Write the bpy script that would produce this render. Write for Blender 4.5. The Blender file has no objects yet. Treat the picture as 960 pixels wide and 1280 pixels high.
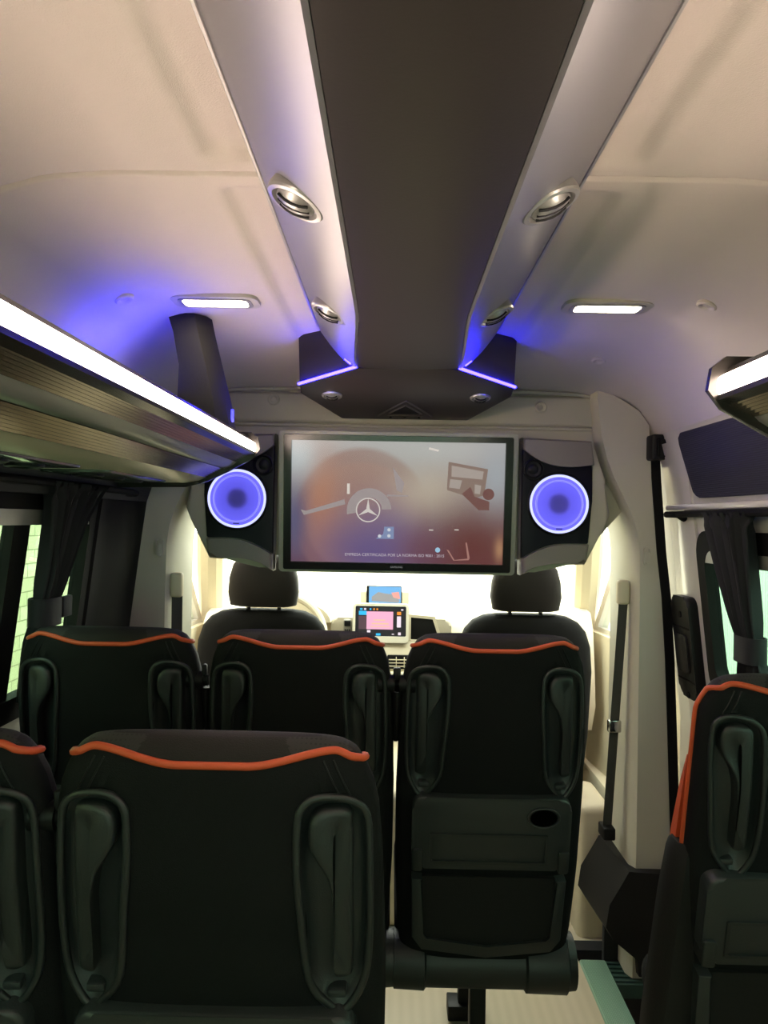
import bpy, bmesh, math, random
from math import sin, cos, pi, radians, sqrt
from mathutils import Vector, Matrix
random.seed(7)
SC = bpy.context.scene
COL = SC.collection

# ------------------------------------------------------------------ camera, world, exposure
cd = bpy.data.cameras.new('camera'); cam = bpy.data.objects.new('camera', cd); COL.objects.link(cam)
cd.sensor_fit = 'HORIZONTAL'; cd.sensor_width = 36.0; cd.lens = 961/960*36; cd.clip_start = .02; cd.clip_end = 200
cam.matrix_world = (Matrix.Translation((-.035, 0, 1.43)) @ Matrix.Rotation(radians(.6), 4, 'Z')
                    @ Matrix.Rotation(radians(90.6), 4, 'X') @ Matrix.Rotation(radians(1.0), 4, 'Z'))
SC.camera = cam
SC.view_settings.view_transform = 'Standard'
SC.view_settings.look = 'None'
SC.view_settings.gamma = 1.0
SC.view_settings.use_curve_mapping = False
SC.view_settings.exposure = 1.3
SC.cycles.use_denoising = True
SC.cycles.max_bounces = 10; SC.cycles.diffuse_bounces = 6; SC.cycles.transparent_max_bounces = 12
SC.cycles.sample_clamp_indirect = 6.0

w = bpy.data.worlds.new('sky'); SC.world = w; w.use_nodes = True
bg = w.node_tree.nodes['Background']; bg.inputs[0].default_value = (1.0, .96, .88, 1); bg.inputs[1].default_value = 4.2

def area_light(name, loc, rot, sx, sy, energy, color, portal=False, spread=180):
    l = bpy.data.lights.new(name, 'AREA'); l.shape = 'RECTANGLE'; l.size = sx; l.size_y = sy
    l.energy = energy; l.color = color; l.spread = radians(spread)
    o = bpy.data.objects.new(name, l); o.location = loc; o.rotation_euler = rot; COL.objects.link(o)
    if portal: l.cycles.is_portal = True
    return o
# portals only guide the daylight through the openings
area_light('daylight_windscreen', (0, 3.3, 1.35), (radians(-60), 0, 0), 1.6, .9, 1, (1, 1, 1), True)
area_light('daylight_left', (-.98, .55, 1.2), (0, radians(-90), 0), .5, 3.0, 1, (1, 1, 1), True)
area_light('daylight_right', (.98, .55, 1.2), (0, radians(90), 0), .5, 3.0, 1, (1, 1, 1), True)
area_light('daylight_rear', (0, -1.62, 1.25), (radians(90), 0, 0), 1.2, .7, 1, (1, 1, 1), True)

# ------------------------------------------------------------------ materials
def lin(c):
    return tuple(((v/255)/12.92 if v/255 <= .04045 else ((v/255+.055)/1.055)**2.4) for v in c)
def mat(name, col, rough=.6, metal=0.0, bump=0.0, bscale=200.0, var=.06, vscale=8.0, coat=0.0, emit=None, estr=0.0, spec=.5):
    m = bpy.data.materials.new(name); m.use_nodes = True
    nt = m.node_tree; b = nt.nodes['Principled BSDF']
    c = lin(col) if max(col) > 1 else col
    tc = nt.nodes.new('ShaderNodeTexCoord')
    n = nt.nodes.new('ShaderNodeTexNoise'); n.inputs['Scale'].default_value = vscale; n.inputs['Detail'].default_value = 3
    nt.links.new(tc.outputs['Object'], n.inputs['Vector'])
    mx = nt.nodes.new('ShaderNodeMix'); mx.data_type = 'RGBA'
    mx.inputs['A'].default_value = tuple(v*(1-var) for v in c)+(1,)
    mx.inputs['B'].default_value = tuple(min(1, v*(1+var)) for v in c)+(1,)
    nt.links.new(n.outputs[0], mx.inputs['Factor']); nt.links.new(mx.outputs['Result'], b.inputs['Base Color'])
    b.inputs['Roughness'].default_value = rough; b.inputs['Metallic'].default_value = metal
    b.inputs['Coat Weight'].default_value = coat; b.inputs['Specular IOR Level'].default_value = spec
    if bump:
        n2 = nt.nodes.new('ShaderNodeTexNoise'); n2.inputs['Scale'].default_value = bscale; n2.inputs['Detail'].default_value = 2
        nt.links.new(tc.outputs['Object'], n2.inputs['Vector'])
        bp = nt.nodes.new('ShaderNodeBump'); bp.inputs['Strength'].default_value = bump; bp.inputs['Distance'].default_value = .002
        nt.links.new(n2.outputs[0], bp.inputs['Height']); nt.links.new(bp.outputs[0], b.inputs['Normal'])
    if emit is not None:
        e = lin(emit) if max(emit) > 1 else emit
        b.inputs['Emission Color'].default_value = tuple(e)+(1,); b.inputs['Emission Strength'].default_value = estr
    return m
def wave_mat(name, c1, c2, scale, axis='Z', rough=.5, metal=0.0, bump=.4, kind='SIN', **k):
    m = mat(name, c1, rough, metal, **k); nt = m.node_tree; b = nt.nodes['Principled BSDF']
    tc = nt.nodes.new('ShaderNodeTexCoord'); wv = nt.nodes.new('ShaderNodeTexWave')
    wv.bands_direction = axis; wv.wave_profile = kind; wv.inputs['Scale'].default_value = scale
    nt.links.new(tc.outputs['Object'], wv.inputs['Vector'])
    mx = nt.nodes.new('ShaderNodeMix'); mx.data_type = 'RGBA'
    mx.inputs['A'].default_value = tuple(lin(c1))+(1,); mx.inputs['B'].default_value = tuple(lin(c2))+(1,)
    nt.links.new(wv.outputs['Fac'], mx.inputs['Factor']); nt.links.new(mx.outputs['Result'], b.inputs['Base Color'])
    bp = nt.nodes.new('ShaderNodeBump'); bp.inputs['Strength'].default_value = bump; bp.inputs['Distance'].default_value = .004
    nt.links.new(wv.outputs['Fac'], bp.inputs['Height']); nt.links.new(bp.outputs[0], b.inputs['Normal'])
    return m
def dot_mat(name, c1, c2, scale, rough=.7):
    m = mat(name, c1, rough); nt = m.node_tree; b = nt.nodes['Principled BSDF']
    tc = nt.nodes.new('ShaderNodeTexCoord'); v = nt.nodes.new('ShaderNodeTexVoronoi'); v.inputs['Scale'].default_value = scale
    v.inputs['Randomness'].default_value = 0.0
    nt.links.new(tc.outputs['Object'], v.inputs['Vector'])
    mr = nt.nodes.new('ShaderNodeMapRange'); mr.inputs[1].default_value = .25; mr.inputs[2].default_value = .35
    nt.links.new(v.outputs['Distance'], mr.inputs[0])
    mx = nt.nodes.new('ShaderNodeMix'); mx.data_type = 'RGBA'
    mx.inputs['A'].default_value = tuple(lin(c2))+(1,); mx.inputs['B'].default_value = tuple(lin(c1))+(1,)
    nt.links.new(mr.outputs[0], mx.inputs['Factor']); nt.links.new(mx.outputs['Result'], b.inputs['Base Color'])
    return m
def emit_mat(name, col, strength, base=(0.05, .05, .05)):
    return mat(name, base, .4, emit=col, estr=strength, var=.02)
def glass_mat(name, tint, refl=.08):
    m = bpy.data.materials.new(name); m.use_nodes = True; nt = m.node_tree; nt.nodes.clear()
    out = nt.nodes.new('ShaderNodeOutputMaterial'); t = nt.nodes.new('ShaderNodeBsdfTransparent'); t.inputs[0].default_value = tuple(tint)+(1,)
    g = nt.nodes.new('ShaderNodeBsdfGlossy'); g.inputs['Roughness'].default_value = .02
    mx = nt.nodes.new('ShaderNodeMixShader'); lw = nt.nodes.new('ShaderNodeLayerWeight')
    pw = nt.nodes.new('ShaderNodeMath'); pw.operation = 'POWER'; pw.inputs[1].default_value = 4; nt.links.new(lw.outputs['Facing'], pw.inputs[0])
    ad = nt.nodes.new('ShaderNodeMath'); ad.operation = 'MULTIPLY_ADD'; ad.inputs[1].default_value = .5; ad.inputs[2].default_value = refl*.4; nt.links.new(pw.outputs[0], ad.inputs[0])
    nt.links.new(ad.outputs[0], mx.inputs[0]); nt.links.new(t.outputs[0], mx.inputs[1]); nt.links.new(g.outputs[0], mx.inputs[2])
    nt.links.new(mx.outputs[0], out.inputs[0]); return m

M = {}
M['headliner'] = mat('headliner fabric', (196, 188, 180), .9, bump=.25, bscale=500, var=.03)
M['trim'] = mat('grey interior trim', (178, 174, 160), .6, bump=.15, bscale=300, var=.03)
M['bulkhead'] = mat('olive grey trim', (166, 162, 146), .65, bump=.15, bscale=300, var=.03)
M['paint'] = mat('white door paint', (200, 196, 190), .28, coat=.4, var=.02)
M['cabtrim'] = mat('cab beige trim', (200, 190, 165), .6, var=.03)
M['dash'] = mat('dashboard grey plastic', (208, 198, 176), .6, bump=.2, bscale=300)
M['black'] = mat('black plastic', (14, 14, 15), .5, var=.1, spec=.25)
M['rubber'] = mat('black rubber', (9, 9, 10), .7, var=.1, spec=.15)
M['darktrim'] = mat('dark charcoal trim', (28, 27, 27), .6, bump=.2, bscale=300, spec=.2)
M['carpet'] = mat('dark carpet', (30, 31, 33), .95, bump=.6, bscale=400)
M['floor'] = wave_mat('vinyl wood floor', (184, 170, 146), (178, 164, 140), 10, 'X', .45, bump=.03)
M['duct_dark'] = mat('dark brown satin duct', (52, 48, 45), .38, .35, var=.12, vscale=3, bump=.04)
M['duct_silver'] = mat('silver satin side panel', (150, 150, 154), .40, .75, var=.05, vscale=3)
M['silver'] = mat('silver satin plastic', (165, 165, 162), .35, .6)
M['chrome'] = mat('chrome', (190, 190, 190), .12, 1.0)
M['seat'] = mat('black seat fabric', (20, 21, 22), .8, bump=.3, bscale=700, var=.12, vscale=20, spec=.12)
M['seat_perf'] = dot_mat('black perforated seat fabric', (34, 32, 32), (9, 9, 9), 170, .75)
M['seat_top'] = mat('charcoal seat leather', (32, 29, 29), .65, bump=.3, bscale=600, var=.1, spec=.2)
M['seatplastic'] = mat('dark grey seat plastic', (36, 40, 41), .42, bump=.15, bscale=500, var=.08)
M['seatplastic2'] = mat('dark slate plastic', (27, 31, 32), .45, bump=.15, bscale=500, var=.08)
M['piping'] = mat('orange piping', (190, 74, 38), .55, bump=.2, bscale=300, var=.05)
M['mesh'] = dot_mat('black pocket net', (9, 9, 9), (3, 3, 3), 260, .9)
M['curtain'] = mat('black curtain cloth', (24, 25, 31), .75, bump=.2, bscale=600, var=.15, spec=.35)
M['rib'] = mat('ribbed translucent chrome', (150, 140, 124), .16, .9, var=.1)
M['rackdark'] = mat('dark glossy rack plastic', (40, 38, 36), .25, .2)
M['rackcream'] = mat('cream rack underside', (190, 178, 158), .35, .2)
M['rackpanel'] = mat('glossy grey green service panel', (70, 82, 76), .15, .3, coat=.5)
M['led_white'] = emit_mat('white strip light', (255, 228, 208), 15.0)
M['lamp'] = emit_mat('lit lamp diffuser', (255, 236, 200), 25.0)
M['led_blue'] = emit_mat('blue light line', (26, 20, 255), 30.0)
M['led_dot'] = emit_mat('blue indicator', (60, 60, 255), 1.0)
M['ring'] = emit_mat('speaker light ring', (190, 195, 255), .62)
M['glass'] = glass_mat('green tinted glass', (.50, .67, .585))
M['clear'] = glass_mat('clear windscreen glass', (.92, .97, .93))
M['belt'] = mat('grey belt webbing', (62, 62, 58), .8, bump=.3, bscale=500)
M['tread'] = mat('dark green tread', (34, 62, 54), .5)
M['step'] = wave_mat('green lit step ribs', (138, 168, 146), (112, 146, 124), 60, 'X', .3, bump=.5)

# ------------------------------------------------------------------ build helpers
ORG = {}
def thing(name, loc, label, cat, group=None):
    o = bpy.data.objects.new(name, None); COL.objects.link(o); o.location = loc; o.empty_display_size = .05
    o['label'] = label; o['category'] = cat
    if group: o['group'] = group
    ORG[o.name] = Vector(loc); return o
def tag(o, label, cat, group=None):
    o['label'] = label; o['category'] = cat
    if group: o['group'] = group
    return o
def root_of(p):
    while p.parent: p = p.parent
    return p
def fin(bm, name, smooth=35):
    bmesh.ops.recalc_face_normals(bm, faces=bm.faces[:])
    me = bpy.data.meshes.new(name); bm.to_mesh(me); bm.free()
    if smooth:
        for p in me.polygons: p.use_smooth = True
        me.set_sharp_from_angle(angle=radians(smooth))
    return me
def obj(name, bm, m, parent=None, label=None, origin=None, smooth=35):
    """bm is in world coordinates; it is re-based on its thing's origin"""
    o0 = ORG[root_of(parent).name] if parent else (Vector(origin) if origin else None)
    if o0 is not None: bmesh.ops.translate(bm, verts=bm.verts[:], vec=-o0)
    me = fin(bm, name, smooth)
    for mm in (m if isinstance(m, (list, tuple)) else [m]): me.materials.append(mm)
    o = bpy.data.objects.new(name, me); COL.objects.link(o)
    if parent: o.parent = parent
    elif origin: o.location = origin
    if label: o['label'] = label
    return o
def struct(name, bm, m, smooth=35):
    o = obj(name, bm, m, smooth=smooth); o['kind'] = 'structure'; return o
def NB(): return bmesh.new()
def rbox(bm, x0, x1, y0, y1, z0, z1, r=.004, seg=2, mtx=None):
    g = bmesh.ops.create_cube(bm, size=1.0)['verts']
    for v in g: v.co = Vector(((x0+x1)/2+v.co.x*(x1-x0), (y0+y1)/2+v.co.y*(y1-y0), (z0+z1)/2+v.co.z*(z1-z0)))
    es = list({e for v in g for e in v.link_edges})
    if r > 0:
        r = min(r, abs(x1-x0)*.49, abs(y1-y0)*.49, abs(z1-z0)*.49)
        res = bmesh.ops.bevel(bm, geom=es, offset=r, segments=seg, profile=.5, affect='EDGES')
        vs = {v for f in res['faces'] for v in f.verts} | {v for v in g if v.is_valid}
    else: vs = set(g)
    if mtx is not None:
        for v in vs: v.co = mtx @ v.co
    return bm
def loft(bm, rings, closed=True, caps=True, loop=False):
    R = [[bm.verts.new(p) for p in r] for r in rings]
    n = len(R[0]); F = []
    for i in range(len(R)-1 + (1 if loop else 0)):
        a, b = R[i], R[(i+1) % len(R)]
        for j in range(n if closed else n-1):
            k = (j+1) % n
            F.append(bm.faces.new((a[j], a[k], b[k], b[j])))
    if caps and closed and not loop:
        bm.faces.new(R[0][::-1]); bm.faces.new(R[-1])
    return F
def tube(bm, pts, r, n=8, closed=False, caps=True):
    pts = [Vector(p) for p in pts]; N = len(pts); rings = []
    up = None
    for i, p in enumerate(pts):
        if closed: t = (pts[(i+1) % N]-pts[i-1])
        else: t = pts[min(i+1, N-1)]-pts[max(i-1, 0)]
        if t.length < 1e-9: t = Vector((0, 0, 1))
        t.normalize()
        if up is None:
            up = Vector((0, 0, 1)) if abs(t.z) < .9 else Vector((1, 0, 0))
        s = t.cross(up)
        if s.length < 1e-6: s = t.orthogonal()
        s.normalize(); up = s.cross(t).normalized()
        rr = r[i] if isinstance(r, (list, tuple)) else r
        rings.append([p + s*(rr*cos(2*pi*k/n)) + up*(rr*sin(2*pi*k/n)) for k in range(n)])
    loft(bm, rings, True, caps, loop=closed)
def prism(bm, poly, fn, w0, w1, bev=0.0, seg=2):
    """poly in (u,v), fn(u,v,w)->point; a plate between w0 and w1"""
    a = [bm.verts.new(fn(u, v, w0)) for u, v in poly]; b = [bm.verts.new(fn(u, v, w1)) for u, v in poly]
    n = len(poly); fs = [bm.faces.new(a[::-1]), bm.faces.new(b)]
    for i in range(n): fs.append(bm.faces.new((a[i], a[(i+1) % n], b[(i+1) % n], b[i])))
    if bev:
        es = list(fs[1].edges)
        bmesh.ops.bevel(bm, geom=es, offset=bev, segments=seg, profile=.5, affect='EDGES')
def rrect(x0, x1, y0, y1, r, n=6):
    P = []
    for cx, cy, a0 in ((x1-r, y1-r, 0), (x0+r, y1-r, 90), (x0+r, y0+r, 180), (x1-r, y0+r, 270)):
        for k in range(n+1):
            a = radians(a0+90*k/n); P.append((cx+r*cos(a), cy+r*sin(a)))
    return P
def ring_plate(bm, outer, inner, fn, w0, w1):
    """frame between two outlines with the same point count"""
    n = len(outer)
    rings = [[fn(*outer[i], w0) for i in range(n)], [fn(*outer[i], w1) for i in range(n)],
             [fn(*inner[i], w1) for i in range(n)], [fn(*inner[i], w0) for i in range(n)]]
    loft(bm, rings, True, False, loop=True)
def disc(bm, c, ax, r, d0, d1, n=32, r1=None, prof=None):
    """lathe about axis ax at c. prof = [(radius, height)]"""
    ax = Vector(ax).normalized(); s = ax.orthogonal().normalized(); t = ax.cross(s)
    prof = prof or [(r, d0), (r1 or r, d1)]
    c = Vector(c)
    rings = [[c+ax*h+s*(q*cos(2*pi*k/n))+t*(q*sin(2*pi*k/n)) for k in range(n)] for q, h in prof]
    loft(bm, rings, True, True)
def smooth(a, b, x):
    t = min(1, max(0, (x-a)/(b-a))); return t*t*(3-2*t)
def interp(tab, x):
    if x <= tab[0][0]: return tab[0][1]
    for (a, b), (c, d) in zip(tab, tab[1:]):
        if x <= c:
            t = (x-a)/(c-a); return b+(d-b)*t
    return tab[-1][1]
def ctr(tab, n=8):
    """Catmull-Rom through 2D/3D points"""
    P = [Vector(p) for p in tab]; out = []
    for i in range(len(P)-1):
        p0 = P[max(i-1, 0)]; p1 = P[i]; p2 = P[i+1]; p3 = P[min(i+2, len(P)-1)]
        for k in range(n):
            t = k/n
            out.append(.5*((2*p1)+(p2-p0)*t+(2*p0-5*p1+4*p2-p3)*t*t+(3*p1-p0-3*p2+p3)*t**3))
    out.append(P[-1]); return out
def ctr_closed(tab, n=6):
    P = [Vector(p) for p in tab]; N = len(P); out = []
    for i in range(N):
        p0, p1, p2, p3 = P[i-1], P[i], P[(i+1) % N], P[(i+2) % N]
        for k in range(n):
            t = k/n
            out.append(.5*((2*p1)+(p2-p0)*t+(2*p0-5*p1+4*p2-p3)*t*t+(3*p1-p0-3*p2+p3)*t**3))
    return out
WX = [(-.3, .93), (.8, .93), (1.0, .905), (1.43, .855), (1.6, .83), (1.72, .80), (1.80, .765)]
def wallx(z): return interp(WX, z)

# ------------------------------------------------------------------ structure: floor, walls, ceiling
bm = NB(); rbox(bm, -.95, .45, -1.7, 2.62, -.05, 0, 0); rbox(bm, .45, .60, -1.7, 2.62, -.05, 0, 0); rbox(bm, .60, .93, -1.7, 2.05, -.05, 0, 0)
struct('floor', bm, M['floor'], 0)
bm = NB(); rbox(bm, -1.0, 1.0, 2.62, 4.1, -.10, -.02, 0); struct('floor_cab', bm, M['cabtrim'], 0)
bm = NB(); rbox(bm, .60, .98, 2.05, 2.62, -.36, -.30, 0); rbox(bm, .60, 1.0, 2.60, 2.66, -.36, .0, 0); rbox(bm, .60, .93, 2.03, 2.05, -.36, -.05, 0); struct('floor_stepwell', bm, M['carpet'], 0)

def wall(side, holes, name, m, y0=-1.7, y1=2.56, zlo=-.32):
    ys = sorted({y0, y1} | {h[0] for h in holes} | {h[1] for h in holes})
    zs = sorted({zlo, .8, 1.0, 1.2, 1.43, 1.6, 1.72, 1.80} | {h[2] for h in holes} | {h[3] for h in holes})
    bm = NB(); V = {}
    for y in ys:
        for z in zs: V[y, z] = bm.verts.new((side*wallx(z), y, z))
    for a, b in zip(ys, ys[1:]):
        for c, d in zip(zs, zs[1:]):
            ym, zm = (a+b)/2, (c+d)/2
            if any(h[0] < ym < h[1] and h[2] < zm < h[3] for h in holes): continue
            bm.faces.new((V[a, c], V[b, c], V[b, d], V[a, d]))
    bmesh.ops.remove_doubles(bm, verts=bm.verts[:], dist=1e-6)
    # thickness
    fs = bm.faces[:]
    g = bmesh.ops.extrude_face_region(bm, geom=fs)
    for v in [e for e in g['geom'] if isinstance(e, bmesh.types.BMVert)]: v.co.x += side*.016
    return struct(name, bm, m, 20)
LH = [(1.15, 2.06, 1.0, 1.45), (-.1, 1.05, 1.0, 1.45), (-1.4, -.2, 1.0, 1.45)]
RH = [(1.10, 2.20, .98, 1.37), (-.1, 1.0, .98, 1.37), (-1.4, -.2, .98, 1.37)]
wall(-1, LH, 'wall_left', M['trim'])
wall(1, RH, 'wall_right', M['paint'])

def ceil_base(x):
    return interp([(0, 1.935), (.45, 1.935), (.55, 1.928), (.62, 1.908), (.68, 1.872), (.73, 1.825), (.77, 1.765), (.80, 1.715)], abs(x))
def ceil_z(x, y):
    z = ceil_base(x)
    rec = (1-smooth(.290, .318, abs(x)))*(1-(1-smooth(.03, .07, abs(y-1.125))))
    z += .012*rec
    z -= .0025*smooth(1.118, 1.124, y) - .006*math.exp(-((y-1.121)/.0035)**2)
    if y > 2.12:
        z -= .085*((y-2.12)/.40)**2*(1-smooth(.60, .78, abs(x)))
    return z
bm = NB()
ys = [-1.7+.1*i for i in range(19)]+[.2+.03*i for i in range(29)]+[1.06+.008*i for i in range(6)]+[1.107+.002*i for i in range(14)]+[1.140+.01*i for i in range(6)]+[1.2+.03*i for i in range(45)]
ys = sorted({round(y, 4) for y in ys if y <= 2.53})+[2.54]
xs = [-.80+.02*i for i in range(24)]; xs = xs+[-.33+.008*i for i in range(9)]+[-.25]
xs = sorted({round(x, 4) for x in xs}); xs = xs+[0]+[-x for x in reversed(xs)]
loft(bm, [[(x, y, ceil_z(x, y)) for x in xs] for y in ys], False, False)
g = bmesh.ops.extrude_face_region(bm, geom=bm.faces[:])
for v in [e for e in g['geom'] if isinstance(e, bmesh.types.BMVert)]: v.co.z += .06
struct('ceiling', bm, M['headliner'], 50)

# rear wall with a window
bm = NB()
outer = rrect(-.93, .93, -.05, 1.99, .02); inner = rrect(-.55, .55, .95, 1.55, .06)
ring_plate(bm, outer, inner, lambda u, v, t: (u, t, v), -1.74, -1.70); struct('wall_rear', bm, M['trim'])
bm = NB(); prism(bm, inner, lambda u, v, t: (u, t, v), -1.73, -1.72); struct('window_1', bm, M['glass'], 0)

# cab shell: roof, front scuttle, sills
bm = NB()
loft(bm, [[(x, y, z) for x in (-.78, -.6, 0, .6, .78)] for y, z in ((2.54, 1.72), (2.8, 1.74), (2.95, 1.72))], False, False)
g = bmesh.ops.extrude_face_region(bm, geom=bm.faces[:])
for v in [e for e in g['geom'] if isinstance(e, bmesh.types.BMVert)]: v.co.z += .06
struct('ceiling_cab', bm, M['headliner'])
bm = NB()
for s in (-1, 1): rbox(bm, s*.88, s*.97, 2.60, 3.75, -.12, .32, .02)
struct('trim_1', bm, M['cabtrim'])
bm = NB(); rbox(bm, -1.0, 1.0, 4.0, 4.06, -.1, .92, .01); struct('wall_front', bm, M['darktrim'])
# windscreen
bm = NB()
loft(bm, [[(x*k, y-.10*(x/.8)**2, z) for x in (-.86, -.6, -.3, 0, .3, .6, .86)] for y, z, k in ((4.0, .93, 1), (3.5, 1.32, .93), (2.95, 1.74, .86))], False, False)
g = bmesh.ops.extrude_face_region(bm, geom=bm.faces[:])
for v in [e for e in g['geom'] if isinstance(e, bmesh.types.BMVert)]: v.co.y += .006
struct('window_2', bm, M['clear'])
# A pillars
for s, nm in ((-1, 'trim_2'), (1, 'trim_3')):
    bm = NB()
    tube(bm, ctr([(s*.90, 3.78, .2), (s*.90, 3.72, .92), (s*.84, 3.42, 1.28), (s*.72, 2.92, 1.72)], 5), [.07]*6+[.06]*10, 10)
    struct(nm, bm, M['cabtrim'])
# B pillars
def bpillar(s, nm):
    rows = [(.0, .735, .88), (.4, .742, .862), (.8, .742, .845), (1.0, .742, .836), (1.2, .742, .822), (1.34, .740, .805), (1.40, .733, .80), (1.46, .715, .795), (1.52, .685, .79), (1.58, .655, .785), (1.64, .632, .782), (1.71, .615, .778), (1.745, .61, .776), (1.79, .605, .745), (1.83, .60, .68), (1.86, .60, .63)]
    if s < 0: rows = [(z, a, b+.035) for z, a, b in rows]
    bm = NB()
    rings = []
    for z, xi, xo in rows:
        rings.append([Vector((s*x, y, z)) for x, y in ((xo, 2.445), (xo, 2.74), (xi+.005, 2.74), (xi-.003, 2.72), (xi-.003, 2.475), (xi+.012, 2.445))])
    loft(bm, rings)
    return struct(nm, bm, M['trim'], 30)
bpillar(-1, 'column_left'); bpillar(1, 'column_right')
# bulkhead board above the cab
bm = NB()
top = [(.80, 1.72), (.76, 1.80), (.70, 1.87), (.60, 1.93)]
outl = [(-x, z) for x, z in top]+[(x, z) for x, z in reversed(top)]
outl = outl+[(.78, 1.56), (.70, 1.46), (.60, 1.345), (.55, 1.31), (-.55, 1.31), (-.60, 1.345), (-.70, 1.46), (-.78, 1.56)]
prism(bm, outl, lambda u, v, t: (u, t, v), 2.50, 2.56, 0); struct('wall_front_header', bm, M['bulkhead'])
bm = NB()
ol = ctr([(-.66, 2.49, 1.56), (-.645, 2.49, 1.75), (-.625, 2.487, 1.815), (-.58, 2.484, 1.842), (-.4, 2.482, 1.85), (0, 2.482, 1.855), (.4, 2.482, 1.85), (.58, 2.484, 1.842), (.625, 2.487, 1.815), (.645, 2.49, 1.75), (.66, 2.49, 1.56)], 8)
tube(bm, ol, .006, 8); tube(bm, [(-.63, 2.497, 1.735), (.63, 2.497, 1.735)], .006, 8)
rbox(bm, -.63, .63, 2.485, 2.51, 1.74, 1.84, .03, 4)
struct('trim_4', bm, M['bulkhead'])

# ------------------------------------------------------------------ outside
bm = NB(); rbox(bm, -30, 30, -20, 60, -.75, -.55, 0); o = struct('ground', bm, mat('pale concrete ground', (190, 182, 165), .9, bump=.3, bscale=5))
def brick_mat():
    m = mat('sandstone blocks', (200, 184, 150), .9); nt = m.node_tree; b = nt.nodes['Principled BSDF']
    tc = nt.nodes.new('ShaderNodeTexCoord'); sp = nt.nodes.new('ShaderNodeSeparateXYZ'); cb = nt.nodes.new('ShaderNodeCombineXYZ')
    nt.links.new(tc.outputs['Object'], sp.inputs[0]); nt.links.new(sp.outputs[1], cb.inputs[0]); nt.links.new(sp.outputs[2], cb.inputs[1])
    br = nt.nodes.new('ShaderNodeTexBrick'); br.inputs['Scale'].default_value = 2.2
    br.inputs['Color1'].default_value = tuple(lin((214, 200, 170)))+(1,); br.inputs['Color2'].default_value = tuple(lin((192, 176, 144)))+(1,)
    br.inputs['Mortar'].default_value = tuple(lin((140, 126, 98)))+(1,); br.inputs['Mortar Size'].default_value = .012
    nt.links.new(cb.outputs[0], br.inputs['Vector']); nt.links.new(br.outputs['Color'], b.inputs['Base Color']); return m
bm = NB(); rbox(bm, -3.3, -3.0, -4, 9, -.6, 3.6, .01); o = struct('wall_outside_left', bm, brick_mat())
bm = NB(); rbox(bm, 3.4, 3.5, -4, 9, -.6, 3.4, .01); struct('wall_outside_right', bm, wave_mat('pale corrugated metal', (205, 212, 205), (180, 190, 182), 6, 'Y', .5, bump=.6))

# ------------------------------------------------------------------ windows
def side_window(side, y0, y1, z0, z1, n, sash=None):
    f = lambda u, v, t: (side*(wallx(v)+t), u, v)
    bm = NB()
    o_ = rrect(y0-.045, y1+.045, z0-.045, z1+.045, .075); i_ = rrect(y0+.006, y1-.006, z0+.01, z1-.01, .05)
    ring_plate(bm, o_, i_, f, .022, -.014)
    if sash:
        a, b = sash
        loft(bm, [[f(a, z, .02), f(b, z, .02), f(b, z, -.006), f(a, z, -.006)] for z in (z0, (z0+z1)/2, z1)])
    fr = struct('window_%d' % n, bm, M['rubber'], 40)
    bm = NB(); zz = [z0+(z1-z0)*i/4 for i in range(5)]
    loft(bm, [[f(y0, z, .010), f(y1, z, .010), f(y1, z, .014), f(y0, z, .014)] for z in zz])
    g = obj('window_pane', bm, M['glass'], None, smooth=0); g.parent = fr
    bm = NB(); rbox(bm, -.001, .001, 0, .001, 0, .001, 0)
    bm.free()
    bm = NB()
    loft(bm, [[f(y, z1-.045, -.012), f(y, z1+.0, -.012), f(y, z1, .0), f(y, z1-.045, .0)] for y in (y0-.02, y1+.02)])
    r = obj('window_rail', bm, M['silver'], None); r.parent = fr
    return fr
n = 3
side_window(-1, 1.15, 2.06, 1.0, 1.45, 3, (1.655, 1.73))
side_window(-1, -.1, 1.05, 1.0, 1.45, 4); side_window(-1, -1.4, -.2, 1.0, 1.45, 5)
side_window(1, 1.10, 2.20, .98, 1.37, 6); side_window(1, -.1, 1.0, .98, 1.37, 7); side_window(1, -1.4, -.2, .98, 1.37, 8)

# left window surround: deep black moulding between window and pillar, perforated strip above
bm = NB()
f = lambda u, v, t: (-(wallx(v)+t), u, v)
ring = []
for z in (.55, .8, 1.0, 1.2, 1.36, 1.46, 1.51):
    ring.append([f(2.07, z, .0), f(2.10, z, -.02), f(2.20, z, -.012), f(2.24, z, -.03), f(2.40, z, -.035), f(2.45, z, -.03), f(2.45, z, .012), f(2.07, z, .012)])
loft(bm, ring); struct('trim_5', bm, M['rubber'], 30)
bm = NB(); loft(bm, [[f(y, 1.475, -.035), f(y, 1.53, -.045), f(y, 1.55, -.02), f(y, 1.55, .01), f(y, 1.475, .01)] for y in (.2, 2.38, 2.43)]); struct('trim_6', bm, dot_mat('perforated black strip', (26, 26, 30), (6, 6, 8), 130), 30)
# right door: seal and frame return
bm = NB()
f2 = lambda u, v, t: (wallx(v)+t, u, v)
loft(bm, [[(xo, 2.440, z), (xo+.028, 2.437, z), (xo+.028, 2.47, z), (xo, 2.47, z)] for z, xo in ((-.25, .885), (.0, .88), (.4, .862), (.8, .845), (1.0, .836), (1.2, .822), (1.34, .805), (1.46, .795), (1.58, .785), (1.70, .779))])
struct('trim_7', bm, M['rubber'], 30)
bm = NB()
loft(bm, [[f2(2.25, z, -.008), f2(2.43, z, -.014), f2(2.45, z, -.004), f2(2.45, z, .01), f2(2.25, z, .01)] for z in (.0, .4, .8, 1.0, 1.2, 1.43, 1.6, 1.68)])
rbox(bm, .812, .85, .2, 2.40, 1.472, 1.492, .009)
struct('door_1', bm, M['paint'], 30)
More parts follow.
